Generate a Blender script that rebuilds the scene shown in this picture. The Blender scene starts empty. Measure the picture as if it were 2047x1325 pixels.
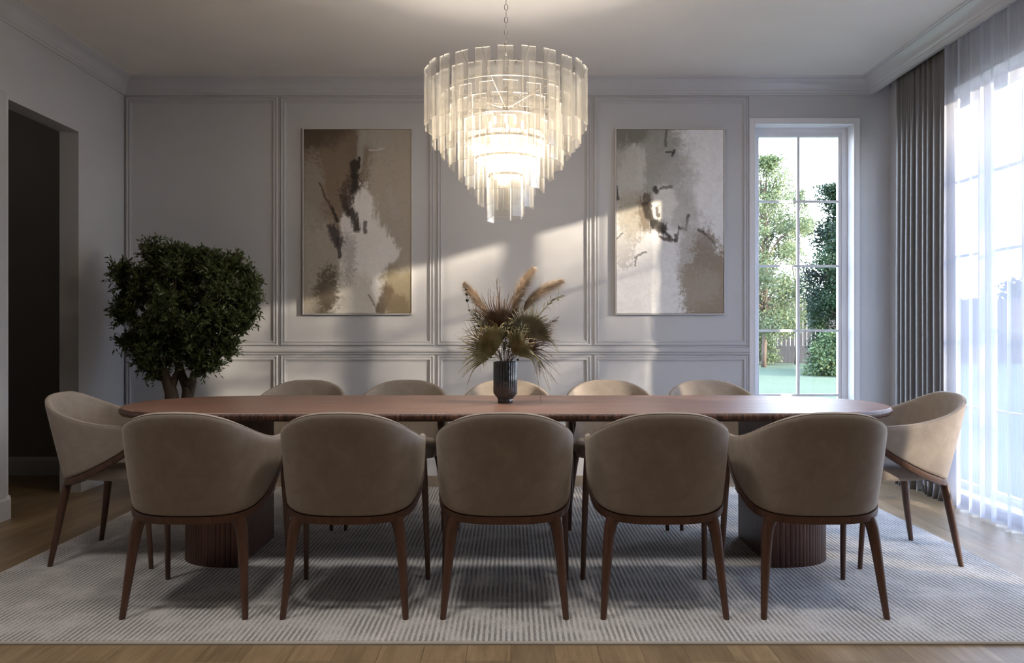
import bpy, bmesh, math, random
from math import sin, cos, pi, radians, sqrt
from mathutils import Vector, Matrix, noise

random.seed(7)
SC = bpy.context.scene
COL = SC.collection
H = 1.10            # camera height above the rug
FPX = 1600.0        # focal length in pixels of the 2047 px wide frame
VX, VY = 1021.0, 662.5

def at(px, py, Y):
    """the point at depth Y that shows at pixel (px, py)"""
    return Vector(((px - VX) * Y / FPX, Y, H - (py - VY) * Y / FPX))

# ------------------------------------------------------------------ objects
def tag(o, label=None, cat=None, group=None, kind=None):
    if label: o['label'] = label
    if cat: o['category'] = cat
    if group: o['group'] = group
    if kind: o['kind'] = kind
    return o

def empty(name, loc=(0, 0, 0), rz=0.0):
    o = bpy.data.objects.new(name, None)
    o.empty_display_size = 0.1
    COL.objects.link(o)
    o.location = loc
    o.rotation_euler = (0, 0, rz)
    return o

class MB:
    def __init__(self):
        self.v, self.f = [], []

    def add(self, verts, faces):
        n = len(self.v)
        self.v.extend([tuple(p) for p in verts])
        self.f.extend([tuple(i + n for i in f) for f in faces])

    def box(self, x0, x1, y0, y1, z0, z1):
        self.add([(x0, y0, z0), (x1, y0, z0), (x1, y1, z0), (x0, y1, z0),
                  (x0, y0, z1), (x1, y0, z1), (x1, y1, z1), (x0, y1, z1)],
                 [(0, 3, 2, 1), (4, 5, 6, 7), (0, 1, 5, 4), (1, 2, 6, 5), (2, 3, 7, 6), (3, 0, 4, 7)])

    def loft(self, rings, closed=True, cap0=True, cap1=True, loop=False):
        n = len(rings[0])
        b = len(self.v)
        for r in rings:
            self.v.extend([tuple(p) for p in r])
        m = len(rings)
        for i in range(m if loop else m - 1):
            i2 = (i + 1) % m
            for j in range(n if closed else n - 1):
                j2 = (j + 1) % n
                self.f.append((b + i * n + j, b + i * n + j2, b + i2 * n + j2, b + i2 * n + j))
        if closed and not loop:
            if cap0: self.f.append(tuple(b + j for j in reversed(range(n))))
            if cap1: self.f.append(tuple(b + (m - 1) * n + j for j in range(n)))

    def tube(self, pts, radii, n=8, sx=1.0):
        pts = [Vector(p) for p in pts]
        if not isinstance(radii, (list, tuple)): radii = [radii] * len(pts)
        rings = []
        ref = None
        for i, p in enumerate(pts):
            t = (pts[min(i + 1, len(pts) - 1)] - pts[max(i - 1, 0)])
            if t.length < 1e-9: t = Vector((0, 0, 1))
            t.normalize()
            if ref is None:
                ref = Vector((0, 1, 0)) if abs(t.y) < 0.9 else Vector((1, 0, 0))
            a = (ref - t * ref.dot(t))
            if a.length < 1e-6: a = t.orthogonal()
            a.normalize()
            b = t.cross(a)
            ref = a
            r = radii[i]
            rings.append([p + a * (r * cos(2 * pi * k / n)) + b * (r * sx * sin(2 * pi * k / n)) for k in range(n)])
        self.loft(rings)

    def lathe(self, prof, n=32, c=(0, 0, 0), cap=True):
        rings = [[(c[0] + r * cos(2 * pi * k / n), c[1] + r * sin(2 * pi * k / n), c[2] + z) for k in range(n)] for r, z in prof]
        self.loft(rings, cap0=cap, cap1=cap)

    def build(self, name, mat, parent=None, smooth=False, bevel=0, subsurf=0, auto=None):
        me = bpy.data.meshes.new(name)
        me.from_pydata(self.v, [], self.f)
        me.validate()
        bm = bmesh.new(); bm.from_mesh(me)
        bmesh.ops.recalc_face_normals(bm, faces=bm.faces)
        bm.to_mesh(me); bm.free()
        me.materials.append(mat)
        o = bpy.data.objects.new(name, me)
        COL.objects.link(o)
        if parent: o.parent = parent
        if bevel:
            m = o.modifiers.new('bevel', 'BEVEL'); m.width = bevel; m.segments = 2; m.limit_method = 'ANGLE'
        if subsurf:
            m = o.modifiers.new('sub', 'SUBSURF'); m.levels = subsurf; m.render_levels = subsurf
        if smooth or subsurf:
            for p in me.polygons: p.use_smooth = True
        if auto:
            me.set_sharp_from_angle(angle=radians(auto))
        return o

def leafmesh(name, mat, quads, parent=None):
    """quads: list of 4-point leaves"""
    m = MB()
    for q in quads:
        m.add(q, [tuple(range(len(q)))])
    me = bpy.data.meshes.new(name)
    me.from_pydata(m.v, [], m.f)
    me.materials.append(mat)
    o = bpy.data.objects.new(name, me)
    COL.objects.link(o)
    if parent: o.parent = parent
    return o

def copy_tree(o, parent=None):
    c = o.copy()
    COL.objects.link(c)
    if parent: c.parent = parent
    for ch in [x for x in COL.objects if x.parent == o]:
        copy_tree(ch, c)
    return c

def struct(o, label=None, cat=None):
    return tag(o, label, cat, None, 'structure')

def catmull(pts, per):
    out = []
    P = [Vector(p) for p in pts]
    for i in range(len(P) - 1):
        p0 = P[i - 1] if i > 0 else P[i] * 2 - P[i + 1]
        p1, p2 = P[i], P[i + 1]
        p3 = P[i + 2] if i + 2 < len(P) else P[i + 1] * 2 - P[i]
        for k in range(per):
            t = k / per
            out.append(0.5 * ((2 * p1) + (p2 - p0) * t + (2 * p0 - 5 * p1 + 4 * p2 - p3) * t * t + (3 * p1 - p0 - 3 * p2 + p3) * t ** 3))
    out.append(P[-1].copy())
    return out

# ------------------------------------------------------------------ materials
class NT:
    def __init__(self, name):
        self.m = bpy.data.materials.new(name)
        self.m.use_nodes = True
        self.t = self.m.node_tree
        self.t.nodes.clear()
        self.out = self.t.nodes.new('ShaderNodeOutputMaterial')

    def n(self, typ, **kw):
        nd = self.t.nodes.new(typ)
        for k, v in kw.items():
            setattr(nd, k, v)
        return nd

    def link(self, a, b):
        self.t.links.new(a, b)

    def put(self, sock, val):
        if isinstance(val, bpy.types.NodeSocket):
            self.link(val, sock)
        elif isinstance(val, (tuple, list)) and len(val) == 3 and sock.type == 'RGBA':
            sock.default_value = (*val, 1)
        else:
            sock.default_value = val

    def math(self, op, a, b=None, c=None, clamp=False):
        nd = self.n('ShaderNodeMath', operation=op)
        nd.use_clamp = clamp
        self.put(nd.inputs[0], a)
        if b is not None: self.put(nd.inputs[1], b)
        if c is not None: self.put(nd.inputs[2], c)
        return nd.outputs[0]

    def coord(self, which='Object', scale=None, rot=None):
        tc = self.n('ShaderNodeTexCoord').outputs[which]
        if scale is None and rot is None: return tc
        mp = self.n('ShaderNodeMapping')
        if scale: mp.inputs['Scale'].default_value = scale
        if rot: mp.inputs['Rotation'].default_value = rot
        self.link(tc, mp.inputs['Vector'])
        return mp.outputs['Vector']

    def noise(self, vec, scale=5, detail=4, rough=0.5, dist=0.0):
        nd = self.n('ShaderNodeTexNoise')
        self.link(vec, nd.inputs['Vector'])
        nd.inputs['Scale'].default_value = scale
        nd.inputs['Detail'].default_value = detail
        nd.inputs['Roughness'].default_value = rough
        nd.inputs['Distortion'].default_value = dist
        return nd.outputs['Fac']

    def ramp(self, fac, stops, interp='LINEAR'):
        nd = self.n('ShaderNodeValToRGB')
        nd.color_ramp.interpolation = interp
        el = nd.color_ramp.elements
        while len(el) < len(stops): el.new(0.5)
        for e, (p, c) in zip(el, stops):
            e.position = p
            e.color = (*c, 1) if len(c) == 3 else c
        self.put(nd.inputs['Fac'], fac)
        return nd.outputs['Color']

    def mix(self, fac, a, b, mode='MIX'):
        nd = self.n('ShaderNodeMix', data_type='RGBA', blend_type=mode)
        self.put(nd.inputs[0], fac)
        self.put(nd.inputs[6], a)
        self.put(nd.inputs[7], b)
        return nd.outputs[2]

    def smooth(self, x, lo, hi):
        nd = self.n('ShaderNodeMapRange', interpolation_type='SMOOTHSTEP')
        self.put(nd.inputs['Value'], x)
        nd.inputs['From Min'].default_value = lo
        nd.inputs['From Max'].default_value = hi
        return nd.outputs['Result']

    def bump(self, h, strength=0.3, dist=0.01):
        nd = self.n('ShaderNodeBump')
        nd.inputs['Strength'].default_value = strength
        nd.inputs['Distance'].default_value = dist
        self.link(h, nd.inputs['Height'])
        return nd.outputs['Normal']

    def bsdf(self, color, rough=0.5, normal=None, **kw):
        b = self.n('ShaderNodeBsdfPrincipled')
        self.put(b.inputs['Base Color'], color)
        self.put(b.inputs['Roughness'], rough)
        if normal is not None: self.link(normal, b.inputs['Normal'])
        for k, v in kw.items():
            self.put(b.inputs[k.replace('_', ' ')], v)
        return b.outputs[0]

    def done(self, sh):
        self.link(sh, self.out.inputs['Surface'])
        return self.m

def paint(name, col, rough=0.5, var=0.03, spec=0.5):
    t = NT(name)
    f = t.noise(t.coord('Object'), 2.0, 3)
    c = t.ramp(f, [(0.3, tuple(x * (1 - var) for x in col)), (0.7, tuple(min(1, x * (1 + var)) for x in col))])
    n = t.bump(t.noise(t.coord('Object'), 350, 2), 0.03, 0.001)
    return t.done(t.bsdf(c, rough, n, Specular_IOR_Level=spec))

def wood(name, dark, mid, light, scale, rough=0.4, bump=0.08, spec=0.5):
    t = NT(name)
    v = t.coord('Object', scale)
    g = t.noise(v, 3.0, 8, 0.62, 0.4)
    fine = t.noise(v, 22.0, 3, 0.6)
    f = t.math('ADD', t.math('MULTIPLY', g, 0.7), t.math('MULTIPLY', fine, 0.3))
    c = t.ramp(f, [(0.32, dark), (0.5, mid), (0.68, light)])
    r = t.ramp(fine, [(0.3, (rough * 0.85,) * 3), (0.7, (rough * 1.15,) * 3)])
    return t.done(t.bsdf(c, r, t.bump(fine, bump, 0.002), Specular_IOR_Level=spec))

WALL = paint('wall_paint', (0.535, 0.54, 0.565), 0.42)
TRIM = paint('trim_paint', (0.535, 0.54, 0.565), 0.2)
CEIL = paint('ceiling_paint', (0.74, 0.715, 0.68), 0.8)
WHITE = paint('white_frame_paint', (0.78, 0.78, 0.81), 0.35)
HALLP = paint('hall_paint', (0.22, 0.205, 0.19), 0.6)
METAL = NT('brushed_nickel'); METAL = METAL.done(METAL.bsdf((0.42, 0.39, 0.35), 0.28, Metallic=1.0))
FRAMEM = paint('picture_frame_silver', (0.62, 0.60, 0.58), 0.35)

TABLEW = wood('walnut_top', (0.17, 0.092, 0.064), (0.25, 0.138, 0.098), (0.34, 0.195, 0.142), (0.35, 9.0, 9.0), 0.36, 0.05)
LEGW = wood('walnut_legs', (0.050, 0.022, 0.013), (0.082, 0.037, 0.022), (0.12, 0.057, 0.035), (14, 14, 1.0), 0.38, 0.05)
PEDW = wood('walnut_pedestal', (0.035, 0.013, 0.008), (0.06, 0.022, 0.013), (0.10, 0.04, 0.023), (16, 16, 0.8), 0.42, 0.1)

def edge_wood():
    t = NT('walnut_end_grain_edge')
    v = t.coord('Object', (60, 60, 2))
    f = t.noise(v, 1.5, 4, 0.7)
    c = t.ramp(f, [(0.36, (0.022, 0.007, 0.004)), (0.52, (0.075, 0.028, 0.015)), (0.68, (0.19, 0.085, 0.05))])
    return t.done(t.bsdf(c, 0.42, t.bump(f, 0.5, 0.004)))
EDGEW = edge_wood()

def velvet():
    t = NT('beige_velvet')
    v = t.coord('Object')
    big = t.noise(v, 13, 7, 0.7, 0.6)
    fine = t.noise(v, 160, 3, 0.7)
    c = t.ramp(big, [(0.30, (0.285, 0.240, 0.203)), (0.55, (0.33, 0.280, 0.238)), (0.75, (0.38, 0.325, 0.278))])
    return t.done(t.bsdf(c, 0.78, t.bump(fine, 0.12, 0.001), Sheen_Weight=0.2, Sheen_Roughness=0.4,
                         Sheen_Tint=(0.9, 0.8, 0.68), Specular_IOR_Level=0.25))
VELVET = velvet()

def fabric_dark():
    t = NT('charcoal_drape_fabric')
    v = t.coord('Object', (1, 1, 9))
    f = t.noise(v, 45, 4, 0.7)
    c = t.ramp(f, [(0.25, (0.125, 0.123, 0.130)), (0.75, (0.175, 0.172, 0.182))])
    return t.done(t.bsdf(c, 0.5, t.bump(f, 0.03, 0.001), Sheen_Weight=0.5, Sheen_Roughness=0.35))
DRAPE = fabric_dark()

def sheer():
    t = NT('white_sheer_voile')
    v = t.coord('Object', (1, 1, 0.02))
    f = t.noise(v, 260, 2, 0.5)
    a = t.math('MULTIPLY_ADD', f, 0.20, 0.50)
    tr = t.n('ShaderNodeBsdfTransparent'); tr.inputs[0].default_value = (0.97, 0.97, 1, 1)
    tl = t.n('ShaderNodeBsdfTranslucent'); tl.inputs[0].default_value = (0.48, 0.485, 0.56, 1)
    df = t.n('ShaderNodeBsdfDiffuse'); df.inputs[0].default_value = (0.70, 0.71, 0.77, 1)
    m1 = t.n('ShaderNodeMixShader'); m1.inputs[0].default_value = 0.45
    t.link(tl.outputs[0], m1.inputs[1]); t.link(df.outputs[0], m1.inputs[2])
    m2 = t.n('ShaderNodeMixShader'); t.link(a, m2.inputs[0])
    t.link(tr.outputs[0], m2.inputs[1]); t.link(m1.outputs[0], m2.inputs[2])
    return t.done(m2.outputs[0])
SHEER = sheer()

def pane():
    t = NT('window_glass')
    tr = t.n('ShaderNodeBsdfTransparent'); tr.inputs[0].default_value = (0.95, 0.97, 0.97, 1)
    gl = t.n('ShaderNodeBsdfGlossy'); gl.inputs['Roughness'].default_value = 0.02
    lw = t.n('ShaderNodeLayerWeight'); lw.inputs['Blend'].default_value = 0.25
    m = t.n('ShaderNodeMixShader')
    t.link(t.math('MULTIPLY_ADD', lw.outputs['Fresnel'], 0.25, 0.01), m.inputs[0])
    t.link(tr.outputs[0], m.inputs[1]); t.link(gl.outputs[0], m.inputs[2])
    return t.done(m.outputs[0])
PANE = pane()

def acrylic(name, base, var):
    t = NT(name)
    v = t.coord('Object')
    f = t.noise(v, 60, 3, 0.6)
    tr = t.n('ShaderNodeBsdfTransparent'); tr.inputs[0].default_value = (0.97, 0.96, 0.94, 1)
    tl = t.n('ShaderNodeBsdfTranslucent'); tl.inputs[0].default_value = (0.70, 0.685, 0.66, 1)
    df = t.n('ShaderNodeBsdfDiffuse'); df.inputs[0].default_value = (0.78, 0.77, 0.75, 1)
    gl = t.n('ShaderNodeBsdfGlossy'); gl.inputs['Roughness'].default_value = 0.12
    m1 = t.n('ShaderNodeMixShader'); m1.inputs[0].default_value = 0.45
    t.link(tl.outputs[0], m1.inputs[1]); t.link(df.outputs[0], m1.inputs[2])
    m2 = t.n('ShaderNodeMixShader')
    t.link(t.math('MULTIPLY_ADD', f, var, base), m2.inputs[0])
    t.link(tr.outputs[0], m2.inputs[1]); t.link(m1.outputs[0], m2.inputs[2])
    lw = t.n('ShaderNodeLayerWeight'); lw.inputs['Blend'].default_value = 0.3
    m3 = t.n('ShaderNodeMixShader')
    t.link(t.math('MULTIPLY_ADD', lw.outputs['Fresnel'], 0.35, 0.02), m3.inputs[0])
    t.link(m2.outputs[0], m3.inputs[1]); t.link(gl.outputs[0], m3.inputs[2])
    return t.done(m3.outputs[0])
ACRYL = acrylic('seeded_acrylic_glass', 0.03, 0.085)
ACRYL_CLEAR = acrylic('clear_acrylic_glass', 0.006, 0.022)

def acrylic_edge():
    t = NT('polished_acrylic_edge')
    tr = t.n('ShaderNodeBsdfTransparent')
    b = t.n('ShaderNodeBsdfPrincipled')
    b.inputs['Base Color'].default_value = (0.9, 0.88, 0.84, 1); b.inputs['Roughness'].default_value = 0.15
    m = t.n('ShaderNodeMixShader'); m.inputs[0].default_value = 0.6
    t.link(tr.outputs[0], m.inputs[1]); t.link(b.outputs[0], m.inputs[2])
    return t.done(m.outputs[0])
ACEDGE = acrylic_edge()

def glow(name, col, s):
    t = NT(name)
    e = t.n('ShaderNodeEmission'); e.inputs[0].default_value = (*col, 1); e.inputs[1].default_value = s
    return t.done(e.outputs[0])
BULB = glow('lit_bulb', (1.0, 0.88, 0.68), 2.5)

def oak_floor():
    t = NT('oak_planks')
    v = t.coord('Object', rot=(0, 0, pi / 2))
    br = t.n('ShaderNodeTexBrick')
    t.link(v, br.inputs['Vector'])
    br.offset = 0.37; br.offset_frequency = 3
    br.inputs['Scale'].default_value = 1.0
    br.inputs['Brick Width'].default_value = 1.35
    br.inputs['Row Height'].default_value = 0.152
    br.inputs['Mortar Size'].default_value = 0.0012
    br.inputs['Mortar Smooth'].default_value = 0.3
    br.inputs['Bias'].default_value = 0.0
    br.inputs['Color1'].default_value = (0.0, 0.0, 0.0, 1)
    br.inputs['Color2'].default_value = (1, 1, 1, 1)
    br.inputs['Mortar'].default_value = (0.5, 0.5, 0.5, 1)
    g = t.noise(t.coord('Object', (9, 0.8, 1)), 4.0, 7, 0.62, 0.8)
    k = t.noise(t.coord('Object', (3, 1.0, 1)), 2.2, 3, 0.5, 0.5)
    f = t.math('ADD', t.math('MULTIPLY', g, 0.7), t.math('MULTIPLY', k, 0.3))
    base = t.ramp(f, [(0.30, (0.15, 0.10, 0.051)), (0.5, (0.245, 0.17, 0.093)), (0.70, (0.33, 0.236, 0.138))])
    tone = t.mix(br.outputs['Color'], (0.80, 0.78, 0.76), (1.12, 1.1, 1.08))
    c = t.mix(1.0, base, tone, 'MULTIPLY')
    c = t.mix(t.math('MULTIPLY', br.outputs['Fac'], 0.75), c, (0.05, 0.03, 0.015))
    return t.done(t.bsdf(c, 0.42, t.bump(t.math('SUBTRACT', g, t.math('MULTIPLY', br.outputs['Fac'], 2.0)), 0.08, 0.003)))
OAK = oak_floor()

def rug_mat():
    t = NT('striped_wool_rug')
    v = t.coord('Object')
    sx = t.n('ShaderNodeSeparateXYZ'); t.link(v, sx.inputs[0])
    wob = t.noise(v, 14, 2)
    x = t.math('ADD', sx.outputs['X'], t.math('MULTIPLY', t.math('SUBTRACT', wob, 0.5), 0.006))
    s = t.math('SINE', t.math('MULTIPLY', x, 2 * pi / 0.0205))
    s01 = t.math('MULTIPLY_ADD', s, 0.5, 0.5)
    tuft = t.noise(t.coord('Object', (1.6, 1.0, 1)), 150, 4, 0.8)
    var = t.noise(v, 5.5, 4, 0.6)
    mask = t.math('MULTIPLY', t.smooth(s01, 0.30, 0.75), 1.0)
    amt = t.math('MULTIPLY', mask, t.smooth(var, 0.25, 0.6))
    light = t.ramp(tuft, [(0.28, (0.38, 0.355, 0.33)), (0.72, (0.88, 0.84, 0.80))])
    dark = t.ramp(tuft, [(0.28, (0.07, 0.065, 0.062)), (0.72, (0.34, 0.32, 0.305))])
    c = t.mix(t.math('MULTIPLY_ADD', amt, 0.72, 0.10), light, dark)
    hgt = t.math('ADD', t.math('MULTIPLY', t.math('SUBTRACT', 1.0, s01), 0.5), t.math('MULTIPLY', tuft, 0.8))
    return t.done(t.bsdf(c, 0.95, t.bump(hgt, 0.8, 0.006), Specular_IOR_Level=0.1))
RUG = rug_mat()
RUGEDGE = paint('rug_binding', (0.42, 0.38, 0.33), 0.8)

def leaf_mat(name, a, b, trans=0.25, rough=0.45, sc=3.0):
    t = NT(name)
    g = t.noise(t.coord('Object'), sc, 3)
    c = t.ramp(g, [(0.35, a), (0.65, b)])
    p = t.bsdf(c, rough, Specular_IOR_Level=0.35)
    tl = t.n('ShaderNodeBsdfTranslucent'); t.link(c, tl.inputs[0])
    m = t.n('ShaderNodeMixShader'); m.inputs[0].default_value = trans
    t.link(p, m.inputs[1]); t.link(tl.outputs[0], m.inputs[2])
    return t.done(m.outputs[0])
LEAF = leaf_mat('dark_olive_leaves', (0.036, 0.052, 0.018), (0.115, 0.145, 0.050), 0.15, 0.4, 14)
BARK = wood('brown_bark', (0.03, 0.02, 0.013), (0.07, 0.045, 0.03), (0.12, 0.08, 0.055), (6, 6, 2), 0.8, 0.8)
BIRCH = leaf_mat('pale_garden_leaves', (0.060, 0.085, 0.028), (0.17, 0.20, 0.095), 0.35, 0.6, 1.2)
YEW = leaf_mat('dark_garden_leaves', (0.003, 0.009, 0.003), (0.014, 0.036, 0.008), 0.2, 0.6, 0.9)
SHRUB = leaf_mat('fresh_garden_leaves', (0.035, 0.06, 0.02), (0.10, 0.135, 0.05), 0.3, 0.6, 1.5)

def lawn_mat():
    t = NT('lawn')
    v = t.coord('Object')
    f = t.noise(v, 14, 5, 0.75)
    g = t.noise(v, 0.3, 3)
    c = t.ramp(t.math('ADD', t.math('MULTIPLY', f, 0.75), t.math('MULTIPLY', g, 0.25)),
               [(0.35, (0.046, 0.064, 0.036)), (0.65, (0.105, 0.122, 0.075))])
    return t.done(t.bsdf(c, 0.9, t.bump(f, 0.6, 0.05), Specular_IOR_Level=0.1))
LAWN = lawn_mat()
FENCEW = wood('weathered_fence', (0.010, 0.009, 0.009), (0.017, 0.0155, 0.0155), (0.028, 0.026, 0.0255), (12, 1, 0.6), 0.85, 0.3)
POTM = paint('grey_planter', (0.20, 0.19, 0.18), 0.6)
SOIL = paint('soil', (0.035, 0.025, 0.018), 0.9)

def vase_mat():
    t = NT('smoked_ribbed_glass')
    v = t.coord('Object')
    n = t.noise(v, 40, 3)
    c = t.ramp(n, [(0.35, (0.012, 0.012, 0.013)), (0.65, (0.04, 0.039, 0.038))])
    return t.done(t.bsdf(c, 0.08, None, Specular_IOR_Level=0.9, Coat_Weight=0.6))
VASEM = vase_mat()

# ---------------- paintings: abstract washes built from noisy blobs and strokes
def art(name, base, layers, seed):
    t = NT(name)
    tc = t.n('ShaderNodeTexCoord').outputs['Object']
    off = t.n('ShaderNodeVectorMath', operation='ADD'); t.link(tc, off.inputs[0]); off.inputs[1].default_value = (seed, seed * 2.0, seed)
    P = off.outputs[0]
    sep = t.n('ShaderNodeSeparateXYZ'); t.link(tc, sep.inputs[0])
    W, HH = 0.83, 1.42
    wn = t.n('ShaderNodeTexNoise'); t.link(P, wn.inputs['Vector']); wn.inputs['Scale'].default_value = 5; wn.inputs['Detail'].default_value = 6
    wn.inputs['Roughness'].default_value = 0.65
    ws = t.n('ShaderNodeSeparateColor'); t.link(wn.outputs['Color'], ws.inputs[0])
    u0 = t.math('ADD', t.math('DIVIDE', sep.outputs['X'], W), 0.5)
    v0 = t.math('ADD', t.math('DIVIDE', sep.outputs['Z'], HH), 0.5)
    u = t.math('ADD', u0, t.math('MULTIPLY', t.math('SUBTRACT', ws.outputs[0], 0.5), 0.30))
    v = t.math('ADD', v0, t.math('MULTIPLY', t.math('SUBTRACT', ws.outputs[1], 0.5), 0.24))
    grain = t.noise(P, 42, 5, 0.8)
    mid = t.noise(P, 9, 6, 0.7, 0.8)
    str_map = t.n('ShaderNodeMapping'); t.link(P, str_map.inputs['Vector']); str_map.inputs['Scale'].default_value = (3.0, 1, 0.7)
    streak = t.noise(str_map.outputs[0], 12, 6, 0.75, 0.5)
    c = t.ramp(mid, [(0.3, tuple(x * 0.94 for x in base)), (0.7, tuple(x * 1.05 for x in base))])
    tex = {'grain': grain, 'mid': mid, 'streak': streak}
    for L in layers:
        if L[0] == 'blob':
            _, cu, cv, ru, rv, soft, kind, amt, col, op = L
            dx = t.math('DIVIDE', t.math('SUBTRACT', u, cu), ru)
            dy = t.math('DIVIDE', t.math('SUBTRACT', v, cv), rv)
            d = t.math('SQRT', t.math('ADD', t.math('MULTIPLY', dx, dx), t.math('MULTIPLY', dy, dy)))
        else:
            _, x0, y0, x1, y1, r, soft, kind, amt, col, op = L
            # distance to a stroke segment, in units of its half width
            asp = HH / W
            ex, ey = x1 - x0, (y1 - y0) * asp
            ll = max(1e-6, ex * ex + ey * ey)
            k = 0.35
            uu = t.math('ADD', u0, t.math('MULTIPLY', t.math('SUBTRACT', ws.outputs[0], 0.5), 0.30 * k))
            vv = t.math('ADD', v0, t.math('MULTIPLY', t.math('SUBTRACT', ws.outputs[1], 0.5), 0.24 * k))
            px = t.math('SUBTRACT', uu, x0)
            py = t.math('MULTIPLY', t.math('SUBTRACT', vv, y0), asp)
            h = t.math('DIVIDE', t.math('ADD', t.math('MULTIPLY', px, ex), t.math('MULTIPLY', py, ey)), ll, clamp=True)
            qx = t.math('SUBTRACT', px, t.math('MULTIPLY', h, ex))
            qy = t.math('SUBTRACT', py, t.math('MULTIPLY', h, ey))
            d = t.math('DIVIDE', t.math('SQRT', t.math('ADD', t.math('MULTIPLY', qx, qx), t.math('MULTIPLY', qy, qy))), r)
        d = t.math('ADD', d, t.math('MULTIPLY', t.math('SUBTRACT', tex[kind], 0.5), amt))
        d = t.math('ADD', d, t.math('MULTIPLY', t.math('SUBTRACT', grain, 0.5), 1.1 if L[0] == 'seg' else 0.5))
        m = t.math('SUBTRACT', 1.0, t.smooth(d, 1.0 - soft, 1.0 + soft))
        c = t.mix(t.math('MULTIPLY', m, op), c, col)
    c = t.mix(1.0, c, t.ramp(grain, [(0.28, (0.90, 0.895, 0.89)), (0.55, (1.0, 1.0, 1.0)), (0.75, (1.05, 1.05, 1.05))]), 'MULTIPLY')
    return t.done(t.bsdf(c, 0.55, t.bump(streak, 0.15, 0.002), Specular_IOR_Level=0.3))

TAUPE = (0.43, 0.39, 0.33); BROWN = (0.19, 0.142, 0.10); OFFW = (0.85, 0.83, 0.82); INK = (0.03, 0.024, 0.022)
ART1 = art('taupe_abstract_canvas', TAUPE, [
    ('blob', 0.18, 0.88, 0.42, 0.34, 0.25, 'mid', 0.5, BROWN, 0.95),
    ('blob', 0.28, 0.70, 0.17, 0.26, 0.3, 'mid', 0.6, (0.235, 0.18, 0.13), 0.9),
    ('blob', 0.10, 1.00, 0.30, 0.10, 0.4, 'mid', 0.6, (0.075, 0.053, 0.036), 0.7),
    ('blob', 0.06, 0.66, 0.13, 0.20, 0.3, 'grain', 2.6, (0.36, 0.33, 0.29), 0.7),
    ('blob', 0.66, 0.95, 0.16, 0.06, 0.3, 'grain', 2.6, (0.42, 0.40, 0.36), 0.7),
    ('seg', 0.55, 0.98, 0.50, 0.78, 0.030, 0.5, 'streak', 2.5, (0.42, 0.40, 0.36), 0.8),
    ('seg', 0.60, 0.885, 0.74, 0.90, 0.008, 0.5, 'streak', 2.0, (0.62, 0.60, 0.56), 0.9),
    ('seg', 0.80, 0.66, 0.86, 0.52, 0.030, 0.6, 'streak', 3.0, (0.45, 0.42, 0.38), 0.8),
    ('blob', 0.45, 0.60, 0.10, 0.13, 0.3, 'grain', 2.6, (0.08, 0.06, 0.05), 0.85),
    ('blob', 0.56, 0.22, 0.235, 0.40, 0.14, 'streak', 0.9, OFFW, 0.95),
    ('blob', 0.48, 0.02, 0.22, 0.20, 0.14, 'streak', 0.9, (0.68, 0.65, 0.60), 0.95),
    ('blob', 0.74, 0.33, 0.12, 0.085, 0.2, 'streak', 1.4, OFFW, 0.9),
    ('blob', 0.56, 0.56, 0.085, 0.11, 0.2, 'streak', 1.2, OFFW, 0.9),
    ('blob', 0.40, 0.47, 0.075, 0.08, 0.2, 'streak', 1.2, OFFW, 0.9),
    ('blob', 0.42, 0.29, 0.07, 0.14, 0.4, 'grain', 2.2, (0.36, 0.33, 0.33), 0.6),
    ('seg', 0.47, 0.82, 0.47, 0.74, 0.035, 0.4, 'streak', 2.4, INK, 0.95),
    ('seg', 0.51, 0.85, 0.50, 0.80, 0.014, 0.4, 'streak', 2.4, INK, 0.95),
    ('seg', 0.48, 0.72, 0.47, 0.66, 0.030, 0.4, 'streak', 2.6, INK, 0.85),
    ('seg', 0.25, 0.58, 0.30, 0.50, 0.018, 0.4, 'streak', 2.4, INK, 0.9),
    ('seg', 0.14, 0.70, 0.25, 0.58, 0.010, 0.4, 'streak', 2.4, (0.13, 0.09, 0.065), 0.9),
    ('seg', 0.26, 0.45, 0.33, 0.38, 0.050, 0.4, 'streak', 3.4, (0.055, 0.045, 0.05), 0.9),
    ('seg', 0.32, 0.40, 0.33, 0.31, 0.018, 0.4, 'streak', 2.4, (0.055, 0.045, 0.05), 0.9),
    ('seg', 0.44, 0.55, 0.49, 0.47, 0.040, 0.4, 'streak', 3.0, INK, 0.92),
    ('seg', 0.36, 0.62, 0.40, 0.54, 0.030, 0.4, 'streak', 3.4, INK, 0.7),
    ('seg', 0.57, 0.50, 0.57, 0.45, 0.018, 0.4, 'streak', 3.0, INK, 0.8),
    ('blob', 0.20, 0.10, 0.12, 0.13, 0.3, 'grain', 2.2, (0.12, 0.095, 0.07), 0.9),
    ('blob', 0.05, 0.06, 0.10, 0.09, 0.3, 'grain', 2.6, (0.42, 0.38, 0.32), 0.7),
    ('blob', 0.93, 0.12, 0.20, 0.12, 0.3, 'mid', 0.8, (0.27, 0.225, 0.135), 0.8),
    ('seg', 0.72, 0.02, 0.78, 0.13, 0.050, 0.4, 'streak', 1.6, (0.16, 0.115, 0.075), 0.92),
    ('seg', 0.90, 0.00, 0.86, 0.05, 0.10, 0.3, 'streak', 1.4, (0.20, 0.155, 0.10), 0.85),
    ('seg', 0.60, 0.10, 0.66, 0.04, 0.012, 0.4, 'streak', 2.4, (0.26, 0.22, 0.19), 0.8),
], 3.1)

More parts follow.
